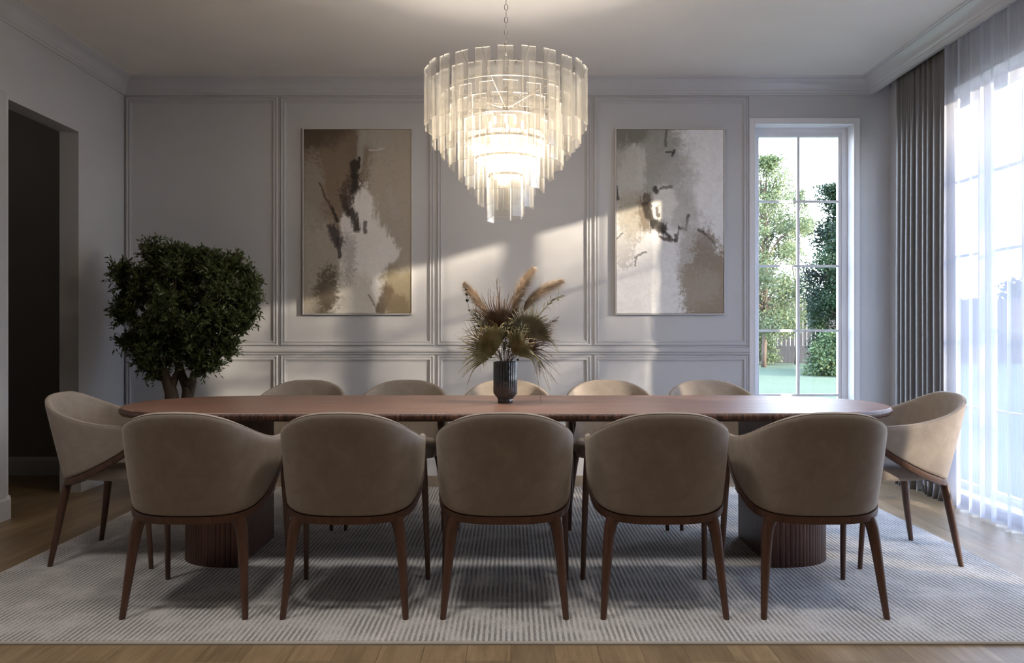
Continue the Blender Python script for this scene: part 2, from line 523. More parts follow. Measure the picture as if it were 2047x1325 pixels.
PALE = (0.83, 0.83, 0.85); OLIVE = (0.35, 0.34, 0.295)
ART2 = art('pale_abstract_canvas', PALE, [
    ('blob', 0.10, 0.95, 0.52, 0.36, 0.22, 'mid', 0.7, OLIVE, 0.9),
    ('blob', 0.08, 1.02, 0.36, 0.12, 0.3, 'mid', 0.4, (0.19, 0.185, 0.155), 0.9),
    ('blob', 0.42, 0.78, 0.20, 0.22, 0.3, 'grain', 1.6, (0.36, 0.355, 0.33), 0.75),
    ('blob', 0.60, 0.72, 0.13, 0.16, 0.45, 'streak', 1.0, (0.46, 0.455, 0.45), 0.7),
    ('blob', 0.62, 0.54, 0.13, 0.10, 0.4, 'mid', 0.8, (0.47, 0.46, 0.44), 0.7),
    ('blob', 0.12, 0.76, 0.12, 0.14, 0.3, 'streak', 3.2, (0.56, 0.55, 0.53), 0.7),
    ('blob', 0.22, 0.80, 0.05, 0.10, 0.4, 'streak', 3.2, (0.58, 0.57, 0.55), 0.8),
    ('blob', 0.15, 0.89, 0.03, 0.03, 0.4, 'streak', 1.2, (0.58, 0.57, 0.55), 0.8),
    ('blob', 0.16, 0.54, 0.18, 0.12, 0.3, 'streak', 1.2, (0.40, 0.36, 0.28), 0.8),
    ('blob', 0.26, 0.53, 0.08, 0.08, 0.3, 'streak', 2.0, (0.20, 0.16, 0.115), 0.8),
    ('blob', 0.45, 0.60, 0.13, 0.08, 0.25, 'mid', 0.8, (0.78, 0.77, 0.74), 0.9),
    ('blob', 0.06, 0.37, 0.14, 0.10, 0.3, 'grain', 2.6, (0.42, 0.41, 0.39), 0.6),
    ('seg', 0.46, 1.0, 0.45, 0.92, 0.014, 0.5, 'streak', 2.6, (0.12, 0.11, 0.10), 0.75),
    ('seg', 0.45, 0.885, 0.53, 0.875, 0.010, 0.5, 'streak', 2.0, (0.08, 0.075, 0.07), 0.9),
    ('seg', 0.53, 0.885, 0.515, 0.862, 0.012, 0.5, 'streak', 2.0, (0.05, 0.045, 0.045), 0.9),
    ('seg', 0.365, 0.675, 0.375, 0.665, 0.022, 0.5, 'streak', 1.6, INK, 0.9),
    ('seg', 0.41, 0.672, 0.51, 0.682, 0.014, 0.5, 'streak', 2.0, (0.12, 0.115, 0.11), 0.8),
    ('seg', 0.29, 0.64, 0.285, 0.57, 0.035, 0.5, 'streak', 2.6, (0.11, 0.085, 0.06), 0.85),
    ('seg', 0.285, 0.58, 0.335, 0.50, 0.040, 0.5, 'streak', 2.4, (0.045, 0.036, 0.03), 0.92),
    ('seg', 0.38, 0.58, 0.39, 0.54, 0.018, 0.5, 'streak', 2.0, (0.06, 0.05, 0.045), 0.85),
    ('seg', 0.36, 0.49, 0.42, 0.465, 0.055, 0.4, 'streak', 2.2, (0.035, 0.03, 0.028), 0.95),
    ('seg', 0.40, 0.47, 0.49, 0.41, 0.020, 0.5, 'streak', 2.8, (0.04, 0.035, 0.03), 0.9),
    ('seg', 0.40, 0.42, 0.54, 0.385, 0.016, 0.5, 'streak', 2.8, (0.10, 0.075, 0.06), 0.9),
    ('seg', 0.54, 0.42, 0.55, 0.39, 0.018, 0.5, 'streak', 1.8, (0.07, 0.06, 0.055), 0.85),
    ('seg', 0.56, 0.42, 0.575, 0.475, 0.008, 0.5, 'streak', 1.6, (0.16, 0.15, 0.14), 0.8),
    ('seg', 0.575, 0.465, 0.655, 0.46, 0.010, 0.5, 'streak', 1.6, (0.10, 0.09, 0.09), 0.9),
    ('seg', 0.655, 0.46, 0.68, 0.54, 0.011, 0.5, 'streak', 1.6, (0.09, 0.085, 0.085), 0.9),
    ('seg', 0.18, 0.31, 0.28, 0.325, 0.008, 0.5, 'streak', 1.6, (0.14, 0.13, 0.13), 0.8),
    ('seg', 0.19, 0.30, 0.175, 0.26, 0.008, 0.5, 'streak', 1.6, (0.14, 0.13, 0.13), 0.8),
    ('seg', 0.0, 0.69, 0.015, 0.63, 0.018, 0.5, 'streak', 1.6, (0.06, 0.055, 0.055), 0.9),
    ('seg', 0.0, 0.40, 0.05, 0.44, 0.008, 0.5, 'streak', 1.6, (0.16, 0.15, 0.15), 0.8),
    ('blob', 0.72, 0.30, 0.15, 0.22, 0.3, 'streak', 1.0, (0.46, 0.43, 0.41), 0.8),
    ('blob', 0.92, 0.10, 0.30, 0.28, 0.2, 'grain', 0.9, (0.29, 0.225, 0.16), 0.95),
    ('blob', 0.82, 0.33, 0.10, 0.14, 0.3, 'grain', 1.4, (0.30, 0.25, 0.205), 0.85),
    ('blob', 0.80, 0.14, 0.16, 0.10, 0.3, 'grain', 3.6, (0.44, 0.40, 0.35), 0.5),
    ('seg', 0.76, 0.46, 0.82, 0.43, 0.012, 0.5, 'streak', 2.0, (0.09, 0.08, 0.075), 0.8),
    ('seg', 0.82, 0.43, 0.92, 0.37, 0.008, 0.5, 'streak', 2.6, (0.14, 0.12, 0.11), 0.7),
], 8.4)

# ------------------------------------------------------------------ the room
XL, XR, YB, ZC, ZF, YF = -2.986, 2.93, 6.19, 3.05, -0.012, -4.0
FASC = 2.774

m = MB(); m.box(-5.2, XR + 0.16, YF - 0.1, YB + 0.2, ZF - 0.1, ZF)
struct(m.build('floor', OAK), 'oak plank floor around the rug', 'floor')
m = MB(); m.box(-5.2, XR + 0.16, YF - 0.1, YB + 0.2, ZC, ZC + 0.12)
struct(m.build('ceiling', CEIL), 'plain off-white ceiling', 'ceiling')

# back wall with the tall narrow window
WJ0, WJ1, WZ0, WZ1 = 1.882, 2.654, 0.03, 2.707
m = MB()
m.box(XL - 0.14, WJ0, YB, YB + 0.2, ZF, ZC)
m.box(WJ1, XR + 0.16, YB, YB + 0.2, ZF, ZC)
m.box(WJ0, WJ1, YB, YB + 0.2, WZ1, ZC)
m.box(WJ0, WJ1, YB, YB + 0.2, ZF, WZ0)
struct(m.build('wall_back', WALL), 'grey panelled wall behind the table', 'wall')

# left wall with the doorway to the dark hall
DY0, DY1, DZ = 4.757, 5.531, 2.48
m = MB()
m.box(XL - 0.132, XL, YF, DY0, ZF, ZC)
m.box(XL - 0.132, XL, DY1, YB, ZF, ZC)
m.box(XL - 0.132, XL, DY0, DY1, DZ, ZC)
struct(m.build('wall_left', WALL), 'grey wall with an open doorway behind the left end chair', 'wall')
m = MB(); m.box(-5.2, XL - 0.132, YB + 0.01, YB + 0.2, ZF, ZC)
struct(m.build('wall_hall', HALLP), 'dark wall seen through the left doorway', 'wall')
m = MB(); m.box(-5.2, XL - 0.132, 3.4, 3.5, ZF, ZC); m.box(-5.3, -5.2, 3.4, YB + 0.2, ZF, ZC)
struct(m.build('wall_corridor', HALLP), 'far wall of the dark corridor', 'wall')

# right wall with the wide window
RY0, RY1, RZ0, RZ1 = 2.89, 5.90, 0.03, 2.70
m = MB()
m.box(XR, XR + 0.16, YF, RY0, ZF, ZC)
m.box(XR, XR + 0.16, RY1, YB, ZF, ZC)
m.box(XR, XR + 0.16, RY0, RY1, RZ1, ZC)
m.box(XR, XR + 0.16, RY0, RY1, ZF, RZ0)
struct(m.build('wall_right', WALL), 'grey wall behind the curtains', 'wall')
m = MB(); m.box(-5.2, XR + 0.16, YF - 0.1, YF, ZF, ZC)
struct(m.build('wall_front', HALLP), 'wall behind the viewer', 'wall')

# ---- crown mouldings
CP = [(0, 0), (0.010, 0), (0.013, 0.006), (0.013, 0.014), (0.020, 0.018), (0.024, 0.026), (0.024, 0.034), (0.030, 0.040),
      (0.034, 0.052), (0.042, 0.068), (0.054, 0.084), (0.070, 0.096), (0.078, 0.100), (0.084, 0.106), (0.084, 0.112),
      (0.094, 0.118), (0.098, 0.126), (0, 0.126)]
ZK = 2.924
def crown(name, a, b, inward, m0, m1):
    """profile swept from a to b; inward = unit vector away from the wall; m0/m1 mitre signs"""
    a, b, inward = Vector(a), Vector(b), Vector(inward)
    t = (b - a).normalized()
    mb = MB()
    mb.loft([[a + inward * d + t * (d * m0) + Vector((0, 0, ZK + z)) for d, z in CP],
             [b + inward * d - t * (d * m1) + Vector((0, 0, ZK + z)) for d, z in CP]])
    return mb.build(name, TRIM, auto=28, smooth=True)
struct(crown('trim_1', (XL, YB, 0), (FASC, YB, 0), (0, -1, 0), 1, 1), 'crown moulding along the panelled wall', 'moulding')
struct(crown('trim_2', (XL, YF, 0), (XL, YB, 0), (1, 0, 0), 0, 1), 'crown moulding along the left wall', 'moulding')
o = crown('trim_3', (FASC, YF, 0), (FASC, YB, 0), (-1, 0, 0), 0, 1)
struct(o, 'crown moulding with pelmet over the curtains', 'moulding')
m = MB(); m.box(FASC, FASC + 0.016, YF, YB, ZK, ZC - 0.001)
m.build('pelmet_board', TRIM, o)

# ---- panel mouldings
PP = [(0, 0), (0, 0.010), (0.005, 0.017), (0.012, 0.017), (0.015, 0.009), (0.024, 0.010), (0.027, 0.015), (0.034, 0.015),
      (0.037, 0.006), (0.046, 0.005), (0.046, 0)]
def panel_frame(name, x0, x1, z0, z1, y=YB, label=None):
    mb = MB()
    rings = []
    for sx, sz, cx, cz in ((1, 1, x0, z0), (-1, 1, x1, z0), (-1, -1, x1, z1), (1, -1, x0, z1)):
        rings.append([(cx + sx * d, y - h, cz + sz * d) for d, h in PP])
    mb.loft(rings, closed=True, loop=True)
    return struct(mb.build(name, TRIM, smooth=True, auto=25), label, 'moulding')
def bx(px): return (px - VX) / (FPX / YB)
def bz(py): return H - (py - VY) / (FPX / YB)
panels = [(249.8, 556), (561.5, 868.3), (874, 1181.4), (1187, 1495.4)]
names = ['beside the leafy tree', 'around the taupe painting', 'behind the dried bouquet', 'around the pale painting']
tn = 4
for (a, b), nm in zip(panels, names):
    panel_frame('trim_%d' % tn, bx(a) + (0.012 if a < 250 else 0), bx(b), bz(690.5), bz(194.5), label='upper wall panel moulding ' + nm); tn += 1
    panel_frame('trim_%d' % tn, bx(a) + (0.012 if a < 250 else 0), bx(b), 0.16, bz(710), label='lower wall panel moulding ' + nm); tn += 1
# chair rail
RP = [(0, 0), (0.012, 0), (0.016, 0.008), (0.016, 0.014), (0.026, 0.020), (0.030, 0.028), (0.030, 0.036), (0.020, 0.042), (0.018, 0.050), (0.010, 0.056), (0, 0.058)]
zr = bz(708.7)
m = MB(); m.loft([[(XL, YB - d, zr + z) for d, z in RP], [(bx(1496), YB - d, zr + z) for d, z in RP]])
struct(m.build('trim_%d' % tn, TRIM, smooth=True, auto=25), 'chair rail across the panelled wall', 'moulding'); tn += 1
m = MB(); m.box(bx(1496), bx(1497.6), YB - 0.010, YB, ZF + 0.13, ZK)
struct(m.build('trim_%d' % tn, TRIM), 'narrow edge strip beside the tall window', 'moulding'); tn += 1
# left wall panel near the corner and near the viewer
def panel_left(name, y0, y1, z0, z1, label):
    mb = MB(); rings = []
    for sy, sz, cy, cz in ((1, 1, y0, z0), (-1, 1, y1, z0), (-1, -1, y1, z1), (1, -1, y0, z1)):
        rings.append([(XL + h, cy + sy * d, cz + sz * d) for d, h in PP])
    mb.loft(rings, closed=True, loop=True)
    return struct(mb.build(name, TRIM, smooth=True, auto=25), label, 'moulding')
m = MB(); m.box(XL, XL + 0.012, 4.655, 4.716, ZF + 0.13, 2.512)
struct(m.build('trim_%d' % tn, TRIM), 'upright casing strip before the doorway', 'moulding'); tn += 1

# baseboards
BP = [(0, ZF), (0.016, ZF), (0.016, 0.105), (0.012, 0.118), (0.008, 0.128), (0, 0.13)]
def base(name, a, b, inward, label):
    a, b, inward = Vector(a), Vector(b), Vector(inward)
    mb = MB()
    mb.loft([[p + inward * d + Vector((0, 0, z)) for d, z in BP] for p in (a, b)])
    struct(mb.build(name, TRIM), label, 'baseboard')
base('baseboard_back', (XL, YB, 0), (bx(1496), YB, 0), (0, -1, 0), 'baseboard of the panelled wall')
base('baseboard_left', (XL, YF, 0), (XL, DY0, 0), (1, 0, 0), 'baseboard before the doorway')
base('baseboard_corner', (XL, DY1, 0), (XL, YB, 0), (1, 0, 0), 'baseboard between doorway and back wall')
base('baseboard_hall', (-5.2, YB + 0.01, 0), (XL - 0.132, YB + 0.01, 0), (0, -1, 0), 'baseboard of the dark hall')
base('baseboard_right', (XR, RY1, 0), (XR, YB, 0), (-1, 0, 0), 'baseboard behind the dark drape')

# ---- tall back window
def window(name, org, ux, uy, w, z0, z1, units, rows, casing, label):
    """org: jamb corner on the wall face, ux along the wall, uy outwards"""
    org, ux, uy = Vector(org), Vector(ux), Vector(uy)
    def bxx(mb, a0, a1, d0, d1, za, zb):
        vs = [org + ux * a + uy * d + Vector((0, 0, z)) for z in (za, zb) for a, d in ((a0, d0), (a1, d0), (a1, d1), (a0, d1))]
        mb.add(vs, [(0, 3, 2, 1), (4, 5, 6, 7), (0, 1, 5, 4), (1, 2, 6, 5), (2, 3, 7, 6), (3, 0, 4, 7)])
    fr = MB()
    cs = casing
    if cs:
        bxx(fr, -cs, 0.0, -0.016, 0.0, ZF, z1 + cs); bxx(fr, w, w + cs, -0.016, 0.0, ZF, z1 + cs)
        bxx(fr, 0.0, w, -0.016, 0.0, z1, z1 + cs)
    # lining
    bxx(fr, 0.0, 0.006, -0.016, 0.18, z0, z1); bxx(fr, w - 0.006, w, -0.016, 0.18, z0, z1)
    bxx(fr, 0.006, w - 0.006, -0.016, 0.18, z1 - 0.006, z1); bxx(fr, 0.006, w - 0.006, -0.016, 0.18, z0, z0 + 0.02)
    root = struct(fr.build(name, WHITE, bevel=0.002), label, 'window')
    uw = w / units
    for k in range(units):
        a0, a1 = k * uw + 0.006, (k + 1) * uw - 0.006
        s = MB()
        d0, d1 = 0.105, 0.155
        st = 0.040
        bxx(s, a0, a0 + st, d0, d1, z0 + 0.02, z1 - 0.006); bxx(s, a1 - st, a1, d0, d1, z0 + 0.02, z1 - 0.006)
        bxx(s, a0 + st, a1 - st, d0, d1, z1 - 0.046, z1 - 0.006); bxx(s, a0 + st, a1 - st, d0, d1, z0 + 0.02, z0 + 0.052)
        # inner step
        e = 0.028
        bxx(s, a0 + st, a0 + st + e, d0 + 0.012, d1, z0 + 0.052, z1 - 0.046); bxx(s, a1 - st - e, a1 - st, d0 + 0.012, d1, z0 + 0.052, z1 - 0.046)
        bxx(s, a0 + st + e, a1 - st - e, d0 + 0.012, d1, z1 - 0.046 - e, z1 - 0.046); bxx(s, a0 + st + e, a1 - st - e, d0 + 0.012, d1, z0 + 0.052, z0 + 0.052 + 0.008)
        g0, g1 = a0 + st + e, a1 - st - e
        zb, zt = z0 + 0.060, z1 - 0.046 - e
        sash = s.build('sash', WHITE, root, bevel=0.0015)
        mu = MB()
        ac = (g0 + g1) / 2
        bxx(mu, ac - 0.010, ac + 0.010, d0 + 0.016, d1 - 0.01, zb, zt)
        for r in range(1, rows):
            zz = zb + (zt - zb) * r / rows
            bxx(mu, g0, ac - 0.010, d0 + 0.018, d1 - 0.012, zz - 0.009, zz + 0.009)
            bxx(mu, ac + 0.010, g1, d0 + 0.018, d1 - 0.012, zz - 0.009, zz + 0.009)
        mu.build('muntin_grid', WHITE, sash)
        gl = MB()
        bxx(gl, g0 - 0.004, g1 + 0.004, d0 + 0.026, d0 + 0.030, zb - 0.004, zt + 0.004)
        gl.build('pane', PANE, sash)
    return root
window('window_1', (WJ0, YB, 0), (1, 0, 0), (0, 1, 0), WJ1 - WJ0, WZ0, WZ1, 1, 5, 0.040, 'tall narrow window with white muntins looking onto the lawn')
window('window_2', (XR, RY0, 0), (0, 1, 0), (1, 0, 0), RY1 - RY0, RZ0, RZ1, 4, 5, 0.05, 'wide floor-length window behind the sheer curtain')

# ------------------------------------------------------------------ curtains
def curtain(name, mat, xc, y0, y1, zt, zb, folds, amp, seed, label, cat, jitter=0.35, hem=0.0, ny=None, pleat=False):
    rnd = random.Random(seed)
    ny = ny or folds * 14
    nz = 40
    # irregular fold phase
    knots = [0.0]
    for i in range(folds):
        knots.append(knots[-1] + 1 + rnd.uniform(-jitter, jitter))
    knots = [k / knots[-1] for k in knots]
    amps = [rnd.uniform(0.65, 1.15) for _ in range(folds + 1)]
    drift = [rnd.uniform(-1, 1) for _ in range(folds + 1)]
    mb = MB()
    rings = []
    for iz in range(nz + 1):
        w = iz / nz
        z = zt + (zb - zt) * w
        ring = []
        for iy in range(ny + 1):
            s = iy / ny
            k = max(i for i in range(folds) if knots[i] <= s + 1e-9) if s < 1 else folds - 1
            q = (s - knots[k]) / (knots[k + 1] - knots[k])
            a = amp * (amps[k] * (1 - q) + amps[k + 1] * q)
            top = max(0.0, 1 - w * 6)
            prof = 1.0 - 2.0 * abs(sin(pi * q)) ** 0.8 if pleat else sin(2 * pi * q)
            a *= 0.75 + 0.35 * min(1, w * 2)
            xx = xc + a * prof * (1 - 0.3 * top) + a * 0.55 * top * sin(6 * pi * q + k)
            yy = y0 + (y1 - y0) * s + 0.02 * w * (drift[k] * (1 - q) + drift[k + 1] * q) + 0.003 * a / 0.03 * sin(4 * pi * q)
            if hem and w > 0.965:
                e = (w - 0.965) / 0.035
                xx += hem * e * e * (0.3 + 0.7 * sin(2 * pi * q + k)) * 0.5
            ring.append((xx, yy, z))
        rings.append(ring)
    mb.loft(rings, closed=False)
    o = mb.build(name, mat, smooth=True)
    return tag(o, label, cat)
curtain('sheer_curtain', SHEER, 2.800, 2.35, 5.150, 2.985, 0.0, 23, 0.033, 4,
        'long white translucent curtain covering the wide window', 'curtain', 0.4, ny=430)
o = curtain('drape', DRAPE, 2.835, 5.140, 5.875, 2.985, ZF + 0.004, 10, 0.024, 11,
        'charcoal grey floor-length drape gathered beside the sheer curtain', 'curtain', 0.16, 0.09, ny=260, pleat=True)
sm = o.modifiers.new('thick', 'SOLIDIFY'); sm.thickness = 0.003

# ------------------------------------------------------------------ rug
RX0, RX1, RY_0, RY_1 = -2.336, 2.300, 2.836, 5.68
root = empty('area_rug', (0, 0, ZF))
tag(root, 'large pale grey striped wool rug under the dining table', 'rug')
m = MB(); m.box(RX0 + 0.012, RX1 - 0.012, RY_0 + 0.012, RY_1 - 0.012, 0.0, 0.012)
m.build('pile', RUG, root)
m = MB()
pr = [(0, 0), (0, 0.006), (0.004, 0.011), (0.009, 0.012), (0.013, 0.011), (0.013, 0)]
rings = []
for sx, sy, cx, cy in ((1, 1, RX0, RY_0), (-1, 1, RX1, RY_0), (-1, -1, RX1, RY_1), (1, -1, RX0, RY_1)):
    rings.append([(cx + sx * d, cy + sy * d, z) for d, z in pr])
m.loft(rings, loop=True)
tag(m.build('binding', RUGEDGE, root), 'plain beige fabric binding')

# ------------------------------------------------------------------ table
TX, TY, TZ = -0.025, 4.01, 0.741
root = empty('dining_table', (TX, TY, 0))
tag(root, 'long oval-ended walnut dining table on two fluted pedestals', 'table')
HL, HW = 1.845 + 0.035, 0.497
def oval(hl, hw, z, n=28):
    pts = []
    e = 2.25
    rad = 0.62
    for k in range(4 * n):
        a = 2 * pi * k / (4 * n)
        c, s = cos(a), sin(a)
        x = (hl - rad) * (1 if c > 1e-9 else -1 if c < -1e-9 else 0) + rad * (abs(c) ** (2 / e)) * (1 if c > 0 else -1)
        y = hw * (abs(s) ** (2 / e)) * (1 if s > 0 else -1)
        pts.append((x, y, z))
    return pts
m = MB()
m.loft([oval(HL - 0.007, HW - 0.007, TZ - 0.004), oval(HL - 0.010, HW - 0.010, TZ)])
top = m.build('tabletop', TABLEW, root)
m = MB()
m.loft([oval(HL - 0.03, HW - 0.03, TZ - 0.040), oval(HL - 0.010, HW - 0.010, TZ - 0.037), oval(HL, HW, TZ - 0.026), oval(HL, HW, TZ - 0.014), oval(HL - 0.005, HW - 0.005, TZ - 0.006), oval(HL - 0.007, HW - 0.007, TZ - 0.004)])
m.build('edge_band', EDGEW, top, smooth=True, auto=50)
for s in (-1, 1):
    p = MB()
    xf = s * 1.242
    a, b = 0.330, 0.285
    ring = []
    nf = 50
    for k in range(nf):
        for (q, dr) in ((0.03, -0.005), (0.06, 0.0), (0.5, 0.0012), (0.94, 0.0), (0.97, -0.005)):
            th = -pi / 2 + pi * (k + q) / nf
            e = 2.5
            cx = abs(cos(th)) ** (2 / e); sy = (abs(sin(th)) ** (2 / e)) * (1 if sin(th) > 0 else -1)
            ring.append((xf + s * cx * (a + dr), sy * (b + dr)))
    ring = ring if s > 0 else ring[::-1]
    inset = lambda d: [(xf + s * max(0, (abs(x - xf) - d)), y * (1 - d / b)) for x, y in ring]
    p.loft([[(x, y, 0.022) for x, y in ring], [(x, y, TZ - 0.0405) for x, y in ring]])
    ped = p.build('pedestal', PEDW, root)
    p = MB()
    p.loft([[(x, y, 0.0) for x, y in inset(-0.001)], [(x, y, 0.022) for x, y in inset(-0.001)]])
    p.build('plinth', PEDW, ped)

# ------------------------------------------------------------------ chairs
TOPC = [(0, -.338, .798), (.098, -.332, .793), (.182, -.304, .770), (.242, -.240, .735), (.272, -.140, .698), (.279, -.022, .671), (.277, .085, .660), (.268, .185, .657)]
BOTC = [(0, -.234, .388), (.100, -.229, .389), (.186, -.206, .396), (.243, -.150, .415), (.264, -.062, .448), (.270, .022, .490), (.269, .105, .540), (.264, .185, .604)]
def chair_proto():
    root = empty('dining_chair')
    per = 4
    T = catmull(TOPC, per); B = catmull(BOTC, per)
    T = [Vector((-p.x, p.y, p.z)) for p in T[:0:-1]] + T
    B = [Vector((-p.x, p.y, p.z)) for p in B[:0:-1]] + B
    n = len(T)
    th = 0.032
    rings = []; rim = []; inner_seam = []
    for i in range(n):
        tan = (T[min(i + 1, n - 1)] - T[max(i - 1, 0)] + B[min(i + 1, n - 1)] - B[max(i - 1, 0)])
        tan.z = 0; tan.normalize()
        nrm = Vector((tan.y, -tan.x, 0))
        O = []
        h = T[i].z - B[i].z
        for w in (0.0, 0.02, 0.25, 0.5, 0.77, 1.0):
            p = B[i].lerp(T[i], w) + nrm * (0.003 * sin(pi * w) * min(1, h / 0.3))
            O.append(p)
        up = Vector((0, 0, 1))
        t2 = th * (0.8 if i in (0, n - 1) else 1.0)
        loop = O[:5] + [T[i] - up * 0.012, T[i] - nrm * t2 * 0.12 - up * 0.002, T[i] - nrm * t2 * 0.5 + up * 0.004, T[i] - nrm * t2 * 0.88 - up * 0.002, T[i] - nrm * t2 - up * 0.014]
        loop += [p - nrm * t2 for p in O[4::-1]]
        rings.append(loop)
        rim.append(T[i] - nrm * t2 * 0.14 - up * 0.0032)
        inner_seam.append((O, nrm, t2))
    m = MB(); m.loft(rings)
    back = m.build('backrest', VELVET, root, subsurf=1)
    m = MB(); m.tube(rim[2:-2], 0.0012, 6)
    m.build('piping', VELVET, back, smooth=True)
    for s in (-1, 1):
        i = n // 2 + s * 21
        O, nrm, t2 = inner_seam[i]
        m = MB(); m.tube([p - nrm * (t2 + 0.0008) for p in O[1:5]] + [T[i] - nrm * t2 * 1.0 - Vector((0, 0, 0.012)), T[i] - nrm * t2 * 0.5 + Vector((0, 0, 0.0025))], 0.0016, 5)
        m.build('seam', VELVET, back, smooth=True)
    # seat cushion
    def se(hx, y0, y1, z, e=5.5, nn=48):
        out = []
        for k in range(nn):
            a = 2 * pi * k / nn
            c, s = cos(a), sin(a)
            y = (y0 + y1) / 2 + (y1 - y0) / 2 * (abs(s) ** (2 / e)) * (1 if s > 0 else -1)
            wt = (y + 0.2) / 0.45
            out.append(((hx * (0.80 + 0.20 * min(1, wt * 1.6))) * (abs(c) ** (2 / e)) * (1 if c > 0 else -1), y, z))
        return out
    m = MB()
    m.loft([se(.205, -.150, .225, .392), se(.222, -.168, .243, .396), se(.230, -.176, .252, .412), se(.230, -.176, .252, .445), se(.222, -.168, .244, .462), se(.18, -.13, .205, .470), se(.08, -.05, .12, .472)])
    m.build('seat', VELVET, root, smooth=True)
    # wooden rail under the shell
    rr = []
    for i in range(n):
        tan = (B[min(i + 1, n - 1)] - B[max(i - 1, 0)]); tan.z = 0; tan.normalize()
        nrm = Vector((tan.y, -tan.x, 0))
        o0, o1 = 0.0015, -0.033
        hh = 0.028
        u = Vector((0, 0, 1))
        rr.append([B[i] + nrm * o0 - u * 0.002, B[i] + nrm * (o0 + .0012) - u * hh * .5, B[i] + nrm * o0 - u * (hh + .002),
                   B[i] + nrm * o1 - u * (hh + .002), B[i] + nrm * o1 - u * hh * .5, B[i] + nrm * o1 - u * 0.002])
    m = MB(); m.loft(rr)
    m.build('rail', LEGW, root, smooth=True, auto=50)
    # legs
    def leg(pts, rad, sx):
        rings = []
        N = 14
        P = catmull(pts, 4); R = catmull([(a, b, 0) for a, b in rad], 4)
        for p, r in zip(P, R):
            rings.append([(p.x + r.x * cos(2 * pi * k / N), p.y + r.y * sin(2 * pi * k / N), p.z) for k in range(N)])
        mm = MB(); mm.loft(rings)
        return mm.build('leg', LEGW, root, smooth=True, auto=60)
    for s in (-1, 1):
        leg([(s * .2355, -.245, 0), (s * .2245, -.2235, .13), (s * .2130, -.2036, .26), (s * .2040, -.1935, .330), (s * .1960, -.1905, .358), (s * .186, -.189, .380)],
            [(.0118, .0118), (.0160, .0155), (.0205, .0180), (.0240, .0195), (.027, .0185), (.031, .015)], s)
    for s in (-1, 1):
        leg([(s * .2705, .245, 0), (s * .266, .232, .18), (s * .261, .212, .38), (s * .257, .190, .52), (s * .255, .176, .592)],
            [(.0105, .0105), (.0125, .0125), (.0145, .0145), (.0150, .0145), (.0130, .0150)], s)
    return root
proto = chair_proto()
GRP = 'dining chairs around the table'
CHAIRS = []
nearx = [-1.2515 + 0.6139 * k for k in range(5)]
ordn = ['leftmost', 'second from left', 'middle', 'second from right', 'rightmost']
for k, x in enumerate(nearx):
    CHAIRS.append((x, 3.308, 0.0, 'beige velvet barrel chair seen from behind, %s of the near row' % ordn[k]))
farx = [-1.262 + 0.6195 * k for k in range(5)]
for k, x in enumerate(farx):
    CHAIRS.append((x, 4.672, pi, 'beige velvet barrel chair facing the viewer, %s of the far row' % ordn[k]))
CHAIRS.append((-1.914, 3.986, -pi / 2, 'beige velvet barrel chair at the left end of the table by the dark doorway'))
CHAIRS.append((1.866, 3.986, pi / 2, 'beige velvet barrel chair at the right end of the table by the curtains'))
for i, (x, y, r, lab) in enumerate(CHAIRS):
    c = proto if i == 0 else copy_tree(proto)
    c.location = (x, y, 0); c.rotation_euler = (0, 0, r)
    tag(c, lab, 'chair', GRP)

# ------------------------------------------------------------------ paintings
def picture(name, x0, x1, y0, y1, mat, label):
    Yp = YB - 0.034
    a = at(x0, y1, Yp); b = at(x1, y0, Yp)
    cx, cz = (a.x + b.x) / 2, (a.z + b.z) / 2
    w, h = b.x - a.x, b.z - a.z
    root = empty(name, (cx, YB, cz))
    tag(root, label, 'painting', 'framed abstract paintings on the panelled wall')
    mb = MB(); rings = []
    pf = [(0, 0.001), (0, 0.034), (0.007, 0.034), (0.007, 0.014), (0.012, 0.012), (0.012, 0.001)]
    for sx, sz, px, pz in ((1, 1, -w / 2, -h / 2), (-1, 1, w / 2, -h / 2), (-1, -1, w / 2, h / 2), (1, -1, -w / 2, h / 2)):
        rings.append([(px + sx * d, -t, pz + sz * d) for d, t in pf])
    mb.loft(rings, loop=True)
    mb.build('picture_frame', FRAMEM, root)
    mb = MB(); mb.box(-w / 2 + 0.0105, w / 2 - 0.0105, -0.029, -0.004, -h / 2 + 0.0105, h / 2 - 0.0105)
    mb.build('canvas', mat, root)
picture('painting', 605, 824, 256, 628.5, ART1, 'taupe and brown abstract painting with a white flare, left of the chandelier')
picture('painting', 1230.5, 1449.5, 256, 628.5, ART2, 'pale grey abstract painting with a dark swoosh, right of the chandelier')

